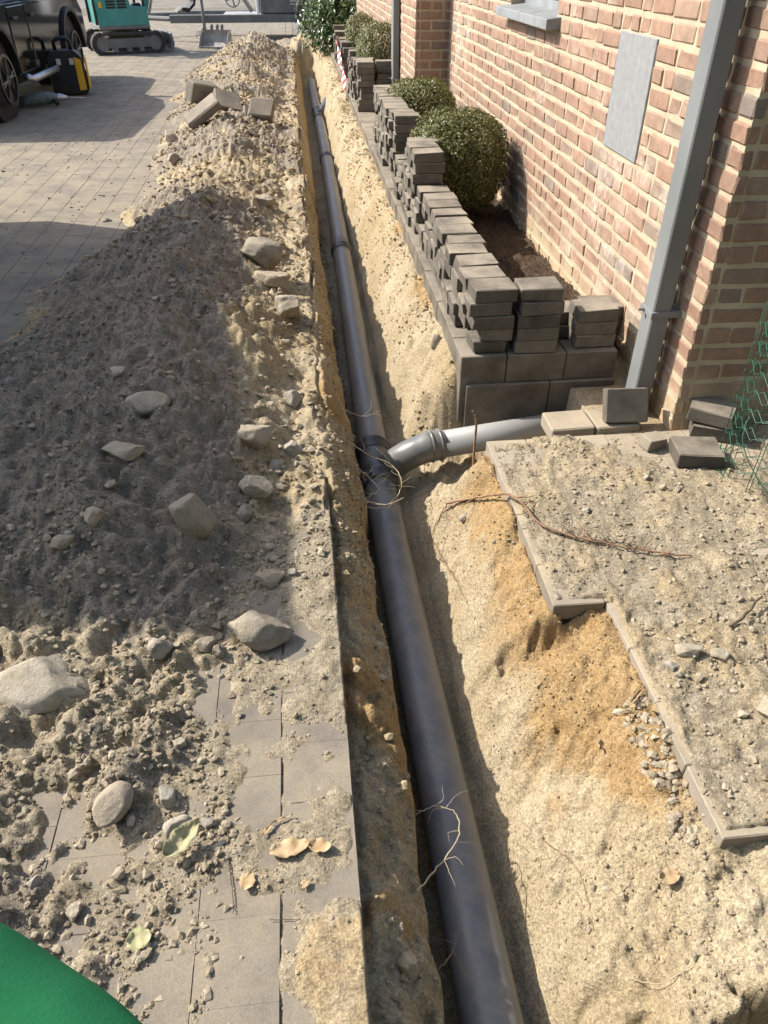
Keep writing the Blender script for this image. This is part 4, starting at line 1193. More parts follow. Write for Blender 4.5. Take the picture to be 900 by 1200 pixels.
# roots and twigs
def wig(pts, n=40, amp=0.006, seed=0, follow=None):
    q = random.Random(seed)
    P = [Vector(p) for p in pts]
    out = []
    for i in range(n + 1):
        t = i / n * (len(P) - 1); k = min(int(t), len(P) - 2); f = t - k
        p0 = P[max(k - 1, 0)]; p1 = P[k]; p2 = P[k + 1]; p3 = P[min(k + 2, len(P) - 1)]
        p = 0.5 * ((2 * p1) + (p2 - p0) * f + (2 * p0 - 5 * p1 + 4 * p2 - p3) * f * f + (3 * p1 - p0 - 3 * p2 + p3) * f ** 3)
        p = p + Vector((q.uniform(-amp, amp), q.uniform(-amp, amp), q.uniform(-amp, amp) * .5))
        out.append(p)
    return out
def strand(name, pts, r0, r1, label, cat, mat, seed=0, amp=0.004, side=0, n=40):
    p = wig(pts, n, amp, seed)
    base = p[0]
    t = empty(name, base, label, cat, 'roots and twigs')
    main = MB().tube([q - base for q in p], [r0 + (r1 - r0) * i / n for i in range(n + 1)], 6).build('stem', mat, t, smooth=True)
    q = random.Random(seed + 1)
    for k in range(side):
        i = q.randrange(3, n - 3)
        d = Vector((q.uniform(-1, 1), q.uniform(-1, 1), q.uniform(-.15, .6))).normalized() * q.uniform(0.04, 0.12)
        e = p[i] + d
        sp = wig([p[i], p[i] + d * .5 + Vector((q.uniform(-.02, .02), q.uniform(-.02, .02), 0)), e], 8, amp * .6, seed + k)
        MB().tube([s - base for s in sp], [r1 * 1.1 - r1 * .8 * j / 8 for j in range(9)], 5).build('side_twig', mat, t, smooth=True)
    return t
def onz(x, y, dz): return (x, y, (max(soil1(x, y), 0.0) if x > 0.95 else soil1(x, y)) + dz)
strand('root', [onz(.56, 2.62, .02), onz(.66, 2.52, .03), (.75, 2.30, .03), (.83, 2.10, .025), (1.03, 1.98, .022), (1.17, 1.93, .02), (1.31, 1.885, .018)], .006, .003, 'long brown root reaching from the sand slope over the path', 'root', M['root'], 1, .004, 8)
strand('root', [(.86, 2.07, .02), (.95, 2.03, .018), (1.06, 1.99, .016), (1.14, 1.97, .014)], .004, .0015, 'dark hairy rootlet alongside the long brown root', 'root', M['bark'], 21, .006, 26)
strand('root', [onz(.72, 2.83, -.02), (.718, 2.84, .04), (.705, 2.83, .09), (.695, 2.83, .115)], .006, .004, 'short root stub standing up before the side pipe', 'root', M['root'], 2, .002, 0, 16)
strand('twig', [(.14, 3.02, -.12), (.25, 3.0, -.20), (.35, 2.97, -.24), (.385, 2.88, -.27), (.36, 2.78, -.28), (.27, 2.66, -.26), (.2, 2.62, -.22)], .003, .0015, 'pale looping root hanging over the pipe near the tee', 'root', M['twig'], 3, .003, 9)
strand('twig', [(.13, 3.22, -.06), (.24, 3.26, -.13), (.33, 3.36, -.16)], .003, .001, 'thin pale root poking out above the tee', 'root', M['twig'], 4, .003, 2)
strand('twig', [(.16, 2.60, -.16), (.27, 2.56, -.17), (.36, 2.60, -.17)], .0035, .002, 'straight pale twig poking over the pipe below the looping root', 'twig', M['twig'], 5, .002, 3)
strand('twig', [(.15, 2.85, -.14), (.22, 2.80, -.18), (.26, 2.72, -.2), (.2, 2.66, -.2)], .003, .001, 'small tangled roots on the trench edge', 'root', M['twig'], 6, .004, 14)
strand('twig', [(.185, 0.92, -.20), (.26, 1.00, -.23), (.33, 1.09, -.25), (.325, 1.16, -.25), (.27, 1.18, -.25), (.20, 1.15, -.24)], .0025, .001, 'forked dry twig reaching over the pipe in front', 'twig', M['twig'], 7, .003, 8)
strand('twig', [(.20, .74, -.25), (.25, .78, -.26), (.27, .82, -.24)], .0018, .0008, 'hair-thin twig below the forked twig', 'twig', M['root'], 8, .002, 2, 16)
strand('twig', [onz(.545, 1.14, .006), onz(.60, 1.05, .006), onz(.64, .97, .006), onz(.635, .86, .006), onz(.625, .80, .006)], .0016, .0008, 'thin root lying on the pale sand slope', 'root', M['root'], 9, .003, 6)
strand('twig', [(-.283, 1.02, .004), (-.276, .94, .004), (-.262, .86, .004), (-.258, .82, .004)], .0016, .001, 'dark straight twig on the left paving', 'twig', M['bark'], 10, .002, 0)
strand('twig', [(-.175, .795, .004), (-.12, .79, .004), (-.06, .79, .004)], .0009, .0006, 'hair-thin twig across the paving joint', 'twig', M['bark'], 11, .001, 0, 16)
strand('twig', [onz(.50, 2.55, .01), onz(.52, 2.35, .01), onz(.535, 2.2, .01), onz(.55, 1.95, .012)], .002, .001, 'fine root trailing down the sand beside the pipe', 'root', M['root'], 12, .006, 10)
strand('twig', [onz(.56, 2.62, .02), onz(.50, 2.60, .025), onz(.47, 2.55, .02)], .003, .001, 'root tip bending down the sand slope', 'root', M['root'], 13, .003, 3, 16)
strand('twig', [onz(1.27, 1.53, .02), onz(1.33, 1.56, .03), onz(1.42, 1.63, .03)], .006, .004, 'short thick twig among stones at the right edge', 'twig', M['bark'], 14, .003, 0, 16)
strand('twig', [onz(.66, .665, .02), onz(.72, .64, .03), onz(.80, .66, .01)], .0015, .001, 'thin pale straw at the bottom right', 'twig', M['twig'], 15, .002, 1, 16)

# ------------------------------------------------------------------ roll of green wire mesh
rx, ry = 1.985, 2.33
t = empty('wire_mesh_roll', (rx, ry, 0), 'standing roll of green coated wire mesh at the right edge', 'wire mesh')
q = random.Random(6)
turns = 1.6
def spr(a):        # spiral radius
    return 0.325 - 0.022 * a / 6.283 + 0.010 * math.sin(3 * a + 1)
for h in range(17):
    z = 0.012 + h * 0.076
    pts = []
    n = int(turns * 44)
    for i in range(n + 1):
        a = i / n * turns * 6.283 + 2.4
        zz = z + (0.017 if i % 2 else -0.017) * (0 if h == 0 else 1) + 0.012 * math.sin(a * 2 + h * .3) + 0.02 * math.sin(a)
        r_ = spr(a - 2.4)
        pts.append((math.cos(a) * r_, math.sin(a) * r_, max(zz, 0.004)))
    MB().tube(pts, 0.0019, 5).build('wire', M['greenwire'], t, smooth=True)
for i in range(int(turns * 15)):
    a = (i + .5) / 15 * 6.283 + 2.4
    r_ = spr(a - 2.4)
    MB().tube([(math.cos(a) * r_, math.sin(a) * r_, 0.003), (math.cos(a + .04) * r_, math.sin(a + .04) * r_, 0.55), (math.cos(a) * r_, math.sin(a) * r_, 1.26)], 0.0016, 5).build('wire', M['greenwire'], t, smooth=True)
MB().tube(wig([(-.30, .03, .30), (-.33, -.02, .22), (-.30, -.12, .12), (-.22, -.24, .04), (-.1, -.34, .01)], 24, .003, 3), 0.0025, 6).build('binding_wire', M['greenwire'], t, smooth=True)

# ------------------------------------------------------------------ barrier tape
def tape(pts, w, label, seed):
    q = random.Random(seed)
    p = wig(pts, 30, .008, seed)
    base = p[0]
    V = []; F = []
    for i, c in enumerate(p):
        a = 0.9 * math.sin(i * .5 + seed) + seed
        d = Vector((math.cos(a) * .4, math.sin(a) * .4, .8)).normalized() * w / 2
        V += [c - d - base, c + d - base]
    for i in range(len(p) - 1): F.append((2 * i, 2 * i + 1, 2 * i + 3, 2 * i + 2))
    me = bpy.data.meshes.new('barrier_tape'); me.from_pydata([tuple(v) for v in V], [], F); me.update()
    o = meshobj('barrier_tape', me, M['tape'], None, base)
    md = o.modifiers.new('thickness', 'SOLIDIFY'); md.thickness = 0.0015
    return tag(o, label, 'barrier tape', 'red and white barrier tape')
tape([(.70, 11.6, .10), (.70, 12.1, .28), (.715, 12.8, .34), (.71, 13.5, .46), (.72, 14.1, .60)], .10, 'red and white tape hanging down the far block row', 1)
tape([(1.52, 14.9, .45), (1.5, 15.0, .75), (1.55, 15.1, 1.1)], .10, 'red and white tape beside the far shrub and wall', 2)
# ------------------------------------------------------------------ vehicles
def wheel(parent, c, R, w, mat_rim, spokes=6, axis='x', out=1, name='wheel'):
    """c centre; out = +1 if the visible side faces +axis"""
    ax = Vector((1, 0, 0)) if axis == 'x' else Vector((0, 1, 0))
    c = Vector(c)
    prof = [(-.5, .62), (-.5, .80), (-.46, .93), (-.36, .99), (-.2, 1.0), (.2, 1.0), (.36, .99), (.46, .93), (.5, .80), (.5, .64), (.38, .62), (.36, .60)]
    t = MB().tube([c + ax * (p[0] * w * out) for p in prof], [p[1] * R for p in prof], 40).build(name, M['rubber'], parent, smooth=True)
    q = MB()
    q.ring(tuple(c + ax * out * w * .47), R * .56, R * .645, w * .1, axis, 40)
    for k in range(spokes):
        a = 2 * math.pi * k / spokes + .2
        for s in (-.10, .10):
            if axis == 'x':
                p0 = c + Vector((out * w * .46, math.cos(a) * R * .12, math.sin(a) * R * .12)); p1 = c + Vector((out * w * .46, math.cos(a + s) * R * .57, math.sin(a + s) * R * .57))
            else:
                p0 = c + Vector((math.cos(a) * R * .12, out * w * .46, math.sin(a) * R * .12)); p1 = c + Vector((math.cos(a + s) * R * .57, out * w * .46, math.sin(a + s) * R * .57))
            q.tube([p0, p1], [R * .045, R * .035], 6)
    q.tube([c + ax * out * w * .36, c + ax * out * w * .5], R * .14, 14)
    q.build('rim', mat_rim, t, smooth=False)
    return t
def arcpts(cy, cz, r, a0, a1, n=12):
    return [(cy + r * math.cos(a0 + (a1 - a0) * i / n), cz + r * math.sin(a0 + (a1 - a0) * i / n)) for i in range(n + 1)]
# black off-road car, side towards the trench; local x to its side, local y along it away from the lens
car = empty('parked_car', (-3.60, 11.10, 0), 'glossy black off-road car parked at the left edge', 'car', rz=math.radians(-2.0))
R = 0.44; WB = 3.35; Wd = 2.0
side_ = [(-1.0, .62), (-.98, .95), (-.92, 1.14), (.6, 1.20), (3.0, 1.18), (4.05, 1.10), (4.22, .95), (4.25, .58), (4.1, .46)]
side_ += [(WB + .56, .46)] + arcpts(WB, R, .55, 0.05, math.pi - .05) + [(WB - .57, .42), (.57, .42)] + arcpts(0, R, .55, .05, math.pi - .05) + [(-.60, .46), (-.9, .46)]
body = MB().prism(side_, -Wd, 0.0, 'x').build('body', M['car_paint'], car, bevel=0.035)
cabin = [(-.95, 1.16), (-.78, 1.62), (-.5, 1.80), (1.6, 1.83), (2.15, 1.72), (2.85, 1.19)]
MB().prism(cabin, -Wd + .16, -.16, 'x').build('cabin', M['car_paint'], car, bevel=0.05)
for (a, b) in ((-.70, .28), (.36, 1.32), (1.40, 2.5)):
    zt = 1.68
    poly = [(a, 1.24), (b, 1.24), (min(b, 2.15 if b > 2 else b), 1.60 if b > 2 else zt), (max(a, -.55), zt)]
    MB().prism(poly, -.165, -.150, 'x').build('side_window', M['glass'], car)
for (a, b) in ((.62, 1.30), (1.33, 2.55)):
    d = MB().prism([(a + .01, .52), (b - .01, .52), (b - .01, 1.165), (a + .01, 1.165)], -.01, .014, 'x').build('door', M['car_paint'], car, bevel=0.01)
    MB().box(.014, .045, a + .10, a + .30, 1.02, 1.055, .008).build('handle', M['black_plastic'], d)
for cy in (0, WB):
    pts = arcpts(cy, R, .60, .0, math.pi, 16)
    inn = arcpts(cy, R, .535, math.pi, 0, 16)
    MB().prism(pts + inn, -.12, .045, 'x').build('arch_trim', M['black_plastic'], car, bevel=.008)
    MB().tube([(-.6, cy, R), (-.05, cy, R)], .5, 24).build('wheel_well', M['black_plastic'], car)
    wheel(car, (-.10, cy, R), R, .28, M['rim'], 6, 'x', 1)
    wheel(car, (-Wd + .10, cy, R), R, .28, M['rim'], 6, 'x', -1)
stp = MB().tube([(.06, .62, .40), (.10, .72, .36), (.10, 2.62, .36), (.06, 2.72, .40)], .045, 14).build('side_step', M['alu'], car, smooth=True)
MB().box(-1.7, -.1, -.9, 4.0, .30, .46).build('chassis', M['black_plastic'], car)
MB().box(-Wd + .05, -.05, -1.08, -.98, .50, .78, .03).build('bumper', M['black_plastic'], car)
MB().box(-Wd + .05, -.05, 4.22, 4.34, .46, .75, .03).build('bumper', M['black_plastic'], car)
for sx in (-.22, -Wd + .22): MB().box(sx - .13, sx + .13, -1.012, -.96, .95, 1.10, .01).build('tail_light', M['red'], car)
mir = MB().box(.03, .26, 2.28, 2.40, 1.22, 1.42, .04).build('mirror', M['black_plastic'], car)
MB().tube([(-.12, 2.32, 1.24), (.06, 2.33, 1.28)], .025, 8).build('mirror_arm', M['black_plastic'], mir)

# small teal excavator; local x forward
ex = empty('mini_excavator', (-3.56, 19.15, 0), 'small teal tracked excavator standing beyond the black car', 'excavator', rz=math.radians(20))
ex.scale = (0.82, 0.82, 0.82)
def stadium(L, h, n=10):
    r_ = h / 2
    return [( L / 2 - r_ + r_ * math.cos(-math.pi / 2 + math.pi * i / n), r_ + r_ * math.sin(-math.pi / 2 + math.pi * i / n)) for i in range(n + 1)] + \
           [(-L / 2 + r_ + r_ * math.cos(math.pi / 2 + math.pi * i / n), r_ + r_ * math.sin(math.pi / 2 + math.pi * i / n)) for i in range(n + 1)]
for s in (-1, 1):
    tr = MB()
    outer = stadium(1.80, .46, 12); inner = [(x * .90, .23 + (z - .23) * .78) for x, z in outer]
    y0, y1 = (s * .62 - .14, s * .62 + .14)
    n = len(outer)
    V = [(x, y0, z) for x, z in outer] + [(x, y1, z) for x, z in outer] + [(x, y0, z) for x, z in inner] + [(x, y1, z) for x, z in inner]
    Fq = []
    for i in range(n):
        j = (i + 1) % n
        Fq += [(i, j, n + j, n + i), (2 * n + i, 3 * n + i, 3 * n + j, 2 * n + j), (i, 2 * n + i, 2 * n + j, j), (n + i, n + j, 3 * n + j, 3 * n + i)]
    tr.add(V, Fq)
    for k in range(30):       # lugs round the belt
        t_ = k / 30 * n; i = int(t_); f_ = t_ - i; j = (i + 1) % n
        x = outer[i][0] * (1 - f_) + outer[j][0] * f_; z = outer[i][1] * (1 - f_) + outer[j][1] * f_
        tr.box(x - .018, x + .018, y0 + .01, y1 - .01, max(z - .022, 0.0), z + .022)
    trk = tr.build('track', M['track'], ex)
    fr = MB().box(-.70, .66, y0 + .05, y1 - .05, .12, .34, .02).build('track_frame', M['machine_grey'], trk)
    for k, x in enumerate((-.66, .66)):
        MB().tube([(x, y0 + .03, .23), (x, y1 - .03, .23)], .165, 20).build('sprocket', M['machine_grey'], trk)
    for x in (-.35, .0, .3):
        MB().tube([(x, y0 + .04, .09), (x, y1 - .04, .09)], .06, 12).build('roller', M['machine_grey'], trk)
MB().box(-.45, .45, -.48, .48, .24, .44, .03).build('undercarriage', M['machine_grey'], ex)
MB().tube([(-.05, 0, .42), (-.05, 0, .58)], .36, 24).build('slew_ring', M['machine_grey'], ex)
bl = MB().prism([(1.02, .06), (1.10, .03), (1.13, .20), (1.09, .42), (1.03, .40), (1.06, .20)], -.78, .78, 'y').build('dozer_blade', M['machine_grey'], ex)
for s in (-.3, .3): MB().tube([(.4, s, .28), (1.05, s, .20)], .045, 8).build('blade_arm', M['machine_grey'], bl)
ho = [(-.64, .58), (.60, .58), (.60, .64), (.58, .98), (.20, 1.0), (.14, 1.28), (-.56, 1.28), (-.66, 1.15)]
hb = MB().prism(ho, -.66, .66, 'y').build('upper_body', M['teal'], ex, bevel=.03)
for k in range(5):
    for s in range(2):
        x = -.40 + s * .27
        MB().box(x, x + .22, -.676, -.655, .96 + k * .062, 1.0 + k * .062, .004).build('vent_slot', M['black_plastic'], hb)
MB().box(-.58, -.50, -.672, -.65, .98, 1.10).build('warning_sticker', M['yellow'], hb)
MB().box(-.65, .60, -.668, .668, .52, .60, .01).build('skirt', M['machine_grey'], ex)
cb = MB()
for (x, y) in ((.0, -.60), (.0, .55), (.52, -.60), (.52, .55), (-.68, -.60), (-.68, .55)):
    cb.box(x - .03, x + .03, y - .03, y + .03, .62, 2.2, .008)
cb.box(-.75, .60, -.66, .62, 2.2, 2.28, .02)
cb.build('cab_frame', M['black_plastic'], ex)
MB().box(-.45, -.0, -.25, .25, 1.0, 1.15, .04).box(-.5, -.38, -.25, .25, 1.1, 1.65, .05).build('seat', M['black_plastic'], ex)
MB().box(.28, .50, -.50, -.20, .62, 1.05, .04).build('control_console', M['black_plastic'], ex)
MB().box(.40, .62, -.18, .18, .56, .86, .03).build('boom_mount', M['machine_grey'], ex)
bm_ = MB().prism([(.50, .70), (.66, .70), (1.02, 1.75), (1.70, 2.30), (1.62, 2.40), (.90, 1.86)], -.09, .09, 'y').build('boom', M['teal'], ex, bevel=.02)
MB().tube([(.72, -.13, .78), (1.0, -.13, 1.55)], .035, 10).build('cylinder', M['steel'], bm_)
ar = MB().prism([(1.58, 2.42), (1.74, 2.36), (1.86, 1.35), (1.76, 1.32)], -.07, .07, 'y').build('arm', M['teal'], ex, bevel=.015)
bk = MB().prism([(1.72, 1.36), (1.92, 1.36), (2.0, 1.18), (1.94, .96), (1.74, .80), (1.56, .86), (1.60, .92), (1.76, .90), (1.90, 1.02), (1.90, 1.16), (1.80, 1.22)], -.20, .20, 'y').build('bucket', M['black_plastic'], ex, bevel=.01)
for k in range(4):
    y = -.17 + k * .113
    MB().prism([(1.57, .85), (1.60, .92), (1.45, .84)], y - .025, y + .025, 'y').build('tooth', M['steel'], bk)

# excavator bucket lying on the ground
b = empty('spare_bucket', (-1.70, 19.75, 0), 'empty steel excavator bucket resting on the ground beyond the heap', 'bucket', rz=math.radians(-12))
outer = [(-.30, .02), (.0, .0), (.20, .10), (.27, .28), (.24, .42)]
poly = outer + [(x - .02 if i > 1 else x, z + .018) for i, (x, z) in reversed(list(enumerate(outer)))]
MB().prism([(z_, z__) for z_, z__ in poly], -.36, .36, 'x').build('shell', M['steel'], b)
for s in (-.355, .345):
    MB().prism(outer + [(-.02, .34)], s, s + .012, 'x').build('cheek', M['steel'], b)
for s in (-.12, .02, .14):
    MB().ring((s, .26, .50), .04, .085, .03, 'x', 16).build('hook', M['machine_grey'], b)
b.scale = (0.9, 0.9, 0.72)

# trailer carrying a grey machine
tl = empty('flat_trailer', (-0.6, 21.2, 0), 'grey flat trailer with a machine box parked across the far end', 'trailer')
MB().box(-2.2, 2.6, -.08, .08, .36, .52, .01).build('chassis_beam', M['machine_grey'], tl)
MB().box(-2.2, 2.6, 1.5, 1.66, .36, .52, .01).build('chassis_beam', M['machine_grey'], tl)
MB().box(-1.0, 2.6, .08, 1.5, .44, .50, .005).build('deck', M['steel'], tl)
db = MB().tube([(-2.2, .0, .44), (-3.6, .75, .46)], .05, 8).tube([(-2.2, 1.58, .44), (-3.6, .80, .46)], .05, 8).build('drawbar', M['machine_grey'], tl)
for y in (-.20, 1.78):
    for x in (1.15, 1.95):
        wheel(tl, (x, y, .33), .33, .2, M['steel'], 5, 'y', -1 if y < 0 else 1)
    MB().prism(arcpts(1.55, .36, .85, 0, math.pi, 14) + arcpts(1.55, .36, .82, math.pi, 0, 14), y - .12, y + .12, 'y').build('mudguard', M['machine_grey'], tl)
bx = MB().box(-.10, 1.45, -.05, 1.3, .53, 1.15, .03).build('machine_box', M['machine_grey'], tl)
for k in range(4): MB().box(.62, .92, -.065, -.045, .70 + k * .06, .735 + k * .06, .003).build('vent_slot', M['alu'], bx)
MB().box(-.18, -.11, .0, .5, .53, 1.0, .01).build('end_plate', M['white_paint'], bx)
wheel(tl, (-.75, .9, .80), .28, .5, M['machine_grey'], 4, 'y', -1)
MB().tube([(-.30, .5, .55), (-.75, .5, 1.2)], .05, 8).build('strut', M['machine_grey'], tl)
jw = MB().tube([(-1.42, -.12, .16), (-1.42, -.12, 1.25)], .035, 10).build('jack_post', M['machine_grey'], tl)
wheel(tl, (-1.55, -.18, .13), .13, .07, M['steel'], 4, 'y', -1)
MB().tube([(-1.42, -.12, .3), (-1.55, -.12, .13)], .02, 8).build('jack_fork', M['machine_grey'], jw)

# yellow and black case, and a power tool lying before it
cs = empty('tool_case', (-3.32, 13.1, 0), 'black tool case with a yellow side panel beside the car', 'tool case', rz=math.radians(10))
MB().prism([(-.26, .02), (.22, .02), (.26, .10), (.22, .50), (.14, .58), (-.20, .58), (-.26, .50)], -.14, .14, 'y').build('shell', M['black_plastic'], cs, bevel=.02)
MB().prism([(-.14, .10), (.14, .06), (.155, .44), (.09, .50), (-.09, .48)], .255, .275, 'x').build('side_panel', M['yellow'], cs, bevel=.006)
MB().prism([(.12, .07), (.22, .08), (.21, .46), (.12, .50)], -.155, -.138, 'y').build('front_panel', M['yellow'], cs, bevel=.006)
MB().tube([(-.12, 0, .57), (-.12, 0, .68), (-.06, 0, .72), (.04, 0, .72), (.10, 0, .68), (.10, 0, .57)], .028, 10).build('handle', M['black_plastic'], cs, smooth=True)
for s in (-.1, .08): MB().box(s - .03, s + .03, -.155, -.138, .40, .48, .004).build('latch', M['alu'], cs)
tl2 = empty('power_tool', (-3.42, 12.1, 0), 'grey power tool lying on the paving before the tool case', 'power tool', rz=math.radians(32))
MB().tube([(-.36, 0, .07), (-.30, 0, .09), (-.12, 0, .10), (.02, 0, .10), (.10, 0, .09)], [.04, .075, .085, .08, .06], 14).build('motor_housing', M['greytool'], tl2, smooth=True)
MB().tube([(.10, 0, .09), (.18, 0, .09), (.26, 0, .08)], [.055, .05, .03], 12).build('gear_head', M['alu'], tl2, smooth=True)
MB().tube([(.26, 0, .08), (.52, 0, .05)], [.02, .012], 8).build('chisel', M['steel'], tl2, smooth=True)
MB().tube([(.05, -.05, .08), (.05, -.20, .05)], [.025, .03], 10).build('side_handle', M['black_plastic'], tl2, smooth=True)
MB().box(-.44, -.34, -.04, .04, .02, .15, .015).build('battery', M['black_plastic'], tl2)

# white box lorry standing left of the picture; its shade falls over the heap
tk = empty('box_lorry', (-3.02, 2.95, 0), 'white box lorry parked outside the left picture edge', 'lorry', rz=math.radians(0.5))
MB().box(-2.2, 0, 0, 3.95, .95, 2.80, .03).build('cargo_box', M['white_paint'], tk)
MB().prism([(-1.25, .55), (-.03, .55), (-.03, 2.1), (-.55, 2.1), (-1.0, 1.45), (-1.25, 1.3)], -2.05, -.10, 'x').build('cab', M['white_paint'], tk, bevel=.04)
MB().prism([(-.85, 1.45), (-.15, 1.45), (-.15, 1.95), (-.55, 1.95)], -.105, -.09, 'x').build('side_window', M['glass'], tk)
MB().prism([(-1.01, 1.50), (-.98, 1.47), (-.56, 2.06), (-.59, 2.09)], -1.9, -.25, 'x').build('windscreen', M['glass'], tk)
MB().box(-1.8, -.4, -1.0, 3.8, .62, .95).build('chassis', M['black_plastic'], tk)
for y in (-.5, 2.9):
    for s, o_ in ((-.16, 1), (-2.04, -1)): wheel(tk, (s, y, .42), .42, .26, M['alu'], 5, 'x', o_)

# ------------------------------------------------------------------ person holding the phone, green top
def skin_body(name, J, E_, root, mat, parent=None, sub=2):
    me = bpy.data.meshes.new(name)
    names = list(J)
    me.from_pydata([J[k][0] for k in names], [(names.index(a), names.index(b)) for a, b in E_], [])
    o = bpy.data.objects.new(name, me); link(o, parent)
    m = o.modifiers.new('skin', 'SKIN'); m.use_smooth_shade = True
    for i, k in enumerate(names):
        sv = me.skin_vertices[0].data[i]
        r_ = J[k][1]
        sv.radius = (r_, r_) if not isinstance(r_, tuple) else r_
        sv.use_root = (k == root)
    s = o.modifiers.new('sub', 'SUBSURF'); s.levels = sub; s.render_levels = sub
    me.materials.append(mat)
    return o
PB = Vector((-0.30, -0.05, 0))
def J_(d): return {k: ((v[0], v[1], v[2]), v[3]) for k, v in d.items()}
per = J_({'pel': (0, 0, .95, .15), 'sp': (0, .01, 1.12, .145), 'ch': (.02, .02, 1.33, .155), 'nk': (.05, .03, 1.50, .062), 'hd0': (.06, .05, 1.58, .075), 'hd': (.06, .06, 1.68, .095), 'hd2': (.06, .055, 1.76, .07),
          'sL': (-.16, .03, 1.41, .07), 'eL': (-.03, .295, 1.18, .052), 'wL': (.20, .17, 1.09, .034), 'hL': (.25, .12, 1.07, .036),
          'sR': (.21, .0, 1.41, .07), 'eR': (.27, -.05, 1.13, .05), 'wR': (.26, .0, .88, .033), 'hR': (.26, .02, .80, .036),
          'hipL': (-.10, 0, .88, .095), 'kL': (-.11, .03, .49, .062), 'aL': (-.11, -.02, .09, .045), 'tL': (-.12, .16, .045, .04),
          'hipR': (.10, 0, .88, .095), 'kR': (.11, .03, .49, .062), 'aR': (.11, -.02, .09, .045), 'tR': (.13, .16, .045, .04)})
ed = [('pel', 'sp'), ('sp', 'ch'), ('ch', 'nk'), ('nk', 'hd0'), ('hd0', 'hd'), ('hd', 'hd2'), ('ch', 'sL'), ('sL', 'eL'), ('eL', 'wL'), ('wL', 'hL'), ('ch', 'sR'), ('sR', 'eR'), ('eR', 'wR'), ('wR', 'hR'),
      ('pel', 'hipL'), ('hipL', 'kL'), ('kL', 'aL'), ('aL', 'tL'), ('pel', 'hipR'), ('hipR', 'kR'), ('kR', 'aR'), ('aR', 'tR')]
fing = {}
for s, hx, hy, hz in (('L', .25, .10, 1.07), ('R', .26, .02, .80)):
    sg = 1 if s == 'L' else -1
    for k in range(4):
        L_ = (.07, .08, .075, .06)[k]
        if s == 'L':
            a = (hx + .03, hy + .02 - .022 * k, hz); b_ = (hx + .03 + L_ * .6, hy + .02 - .022 * k, hz - .015); c_ = (hx + .03 + L_ * .8, hy + .02 - .022 * k, hz - .05)
        else:
            a = (hx, hy + .03 - .022 * k, hz - .04); b_ = (hx - .008, hy + .032 - .022 * k, hz - .04 - L_ * .6); c_ = (hx - .03, hy + .032 - .022 * k, hz - .04 - L_ * .95)
        per.update(J_({s + 'f%da' % k: (*a, .0095), s + 'f%db' % k: (*b_, .009), s + 'f%dc' % k: (*c_, .0075)}))
        ed += [('h' + s, s + 'f%da' % k), (s + 'f%da' % k, s + 'f%db' % k), (s + 'f%db' % k, s + 'f%dc' % k)]
    th = (hx + .01, hy + .05, hz + .02) if s == 'L' else (hx - .01, hy + .04, hz - .01)
    th2 = (hx + .045, hy + .06, hz + .02) if s == 'L' else (hx - .015, hy + .055, hz - .05)
    per.update(J_({s + 't1': (*th, .0105), s + 't2': (*th2, .009)}))
    ed += [('h' + s, s + 't1'), (s + 't1', s + 't2')]
person = skin_body('person', per, ed, 'pel', M['skin'])
person.location = PB
tag(person, 'person in a green sweatshirt cut off at the bottom left corner', 'person')
top = J_({'pel': (0, 0, .93, .175), 'sp': (0, .015, 1.12, .170), 'ch': (.02, .02, 1.33, .180), 'nk': (.045, .03, 1.47, .085),
          'sL': (-.16, .03, 1.41, .095), 'mL': (-.10, .17, 1.29, .085), 'eL': (-.03, .295, 1.18, .080), 'fL': (.08, .25, 1.14, .075), 'wL': (.19, .18, 1.095, .052),
          'sR': (.21, .0, 1.41, .09), 'eR': (.27, -.05, 1.13, .07), 'wR': (.262, -.003, .90, .048)})
shirt = skin_body('sweatshirt', top, [('pel', 'sp'), ('sp', 'ch'), ('ch', 'nk'), ('ch', 'sL'), ('sL', 'mL'), ('mL', 'eL'), ('eL', 'fL'), ('fL', 'wL'), ('ch', 'sR'), ('sR', 'eR'), ('eR', 'wR')], 'pel', M['green_cloth'], person)
tx = bpy.data.textures.new('cloth_folds', 'CLOUDS'); tx.noise_scale = 0.16; tx.noise_depth = 1
shirt.modifiers['sub'].levels = 4; shirt.modifiers['sub'].render_levels = 4
dsp = shirt.modifiers.new('folds', 'DISPLACE'); dsp.texture = tx; dsp.texture_coords = 'LOCAL'; dsp.strength = 0.04; dsp.mid_level = 0.5
tro = J_({'pel': (0, 0, .95, .16), 'hipL': (-.10, 0, .86, .11), 'kL': (-.11, .03, .49, .082), 'aL': (-.11, -.01, .11, .075), 'hipR': (.10, 0, .86, .11), 'kR': (.11, .03, .49, .082), 'aR': (.11, -.01, .11, .075)})
skin_body('trousers', tro, [('pel', 'hipL'), ('hipL', 'kL'), ('kL', 'aL'), ('pel', 'hipR'), ('hipR', 'kR'), ('kR', 'aR')], 'pel', M['trousers'], person)
for s in (-.11, .11):
    shoe = MB().prism([(-.10, .0), (.22, .0), (.24, .04), (.16, .08), (.04, .12), (-.09, .12)], s - .05, s + .05, 'x').build('shoe', M['shoe'], person, bevel=.02)
bm = bmesh.new(); bmesh.ops.create_icosphere(bm, subdivisions=3, radius=1)
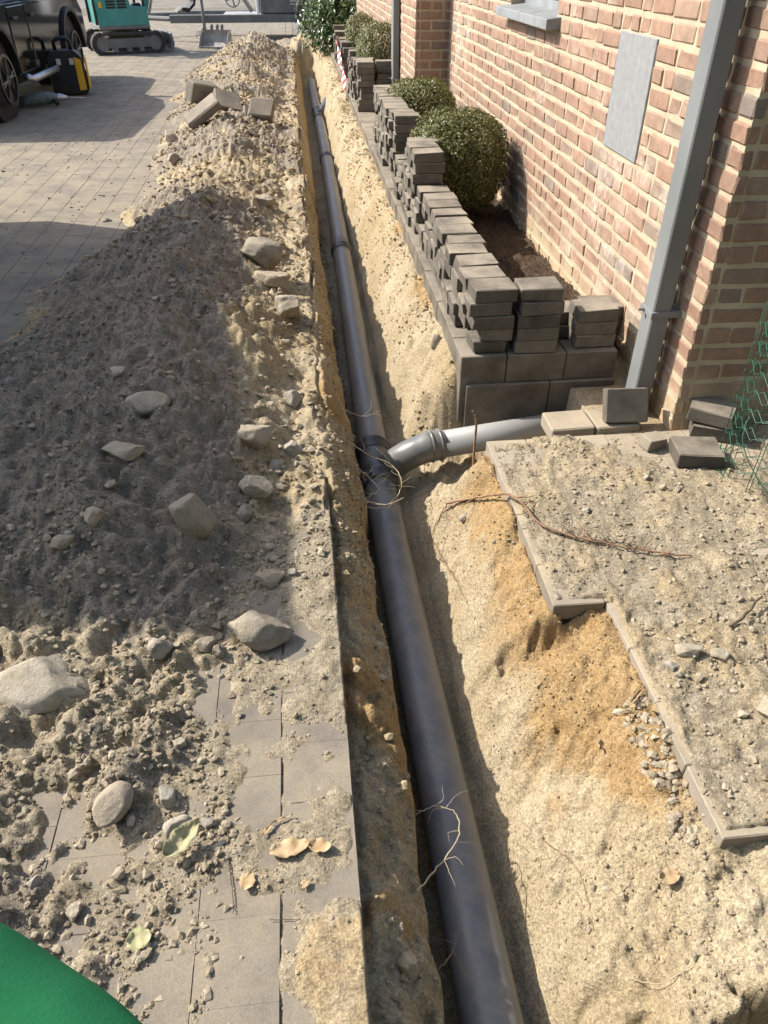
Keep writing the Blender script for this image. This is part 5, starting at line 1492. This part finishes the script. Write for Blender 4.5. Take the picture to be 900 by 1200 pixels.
for v in bm.verts:
    p = v.co
    if p.z < 0.05 and p.y > -0.15: v.co = Vector((p.x * .9, p.y * .6 - .1, p.z * .3 + .1))
    v.co = Vector((v.co.x * .10 + .06, v.co.y * .115 + .045, v.co.z * .09 + 1.725))
me = bpy.data.meshes.new('hair'); bm.to_mesh(me); bm.free(); meshobj('hair', me, M['hair'], person)
fc = MB().tube([(.06, .155, 1.70), (.06, .172, 1.665), (.06, .155, 1.655)], [.008, .014, .008], 8).build('nose', M['skin'], person, smooth=True)
for s in (-.032, .032): MB().tube([(.06 + s, .135, 1.70), (.06 + s, .150, 1.70)], .012, 10).build('eye', M['white_paint'], person, smooth=True)
for s in (-.095, .095): MB().tube([(.06 + s, .05, 1.72), (.06 + s * 1.15, .04, 1.69), (.06 + s, .05, 1.65)], [.01, .016, .01], 8).build('ear', M['skin'], person, smooth=True)
MB().tube([(.035, .148, 1.625), (.06, .156, 1.623), (.085, .148, 1.625)], .006, 8).build('mouth', M['red'], person, smooth=True)

# ------------------------------------------------------------------ unseen tall hedge, added behind the camera to darken the shaded faces
t = empty('added_shade_hedge', (1.0, -2.8, 0), 'unseen tall hedge added behind the camera to block skylight', 'hedge')
q = np.random.RandomState(5)
n = 20000
P = np.stack([q.uniform(-7, 7, n), q.uniform(-0.6, 0.6, n) , q.uniform(0.05, 6.4, n)], -1)
P[:, 1] += 0.25 * fbm(P[:, 0], P[:, 2], 0.9, 3, 5)
nr = q.normal(size=(n, 3)) * 0.7; nr[:, 1] += 1; nr /= np.linalg.norm(nr, axis=1)[:, None]
tt = q.normal(size=(n, 3)); tt -= nr * (tt * nr).sum(1)[:, None]; tt /= np.linalg.norm(tt, axis=1)[:, None]
bb = np.cross(nr, tt)
V = np.stack([P - tt * .11, P + bb * .06, P + tt * .11, P - bb * .06], 1).reshape(-1, 3)
meshobj('foliage', np_mesh('foliage', V, np.arange(n * 4).reshape(n, 4)), M['rholeaf'], t)['kind'] = 'stuff'
for k in range(9):
    x = -6.4 + k * 1.6
    MB().tube([(x, 0, -.1), (x + .05, .05, 2.0), (x, 0, 4.2)], [.07, .05, .015], 8).build('trunk', M['bark'], t)
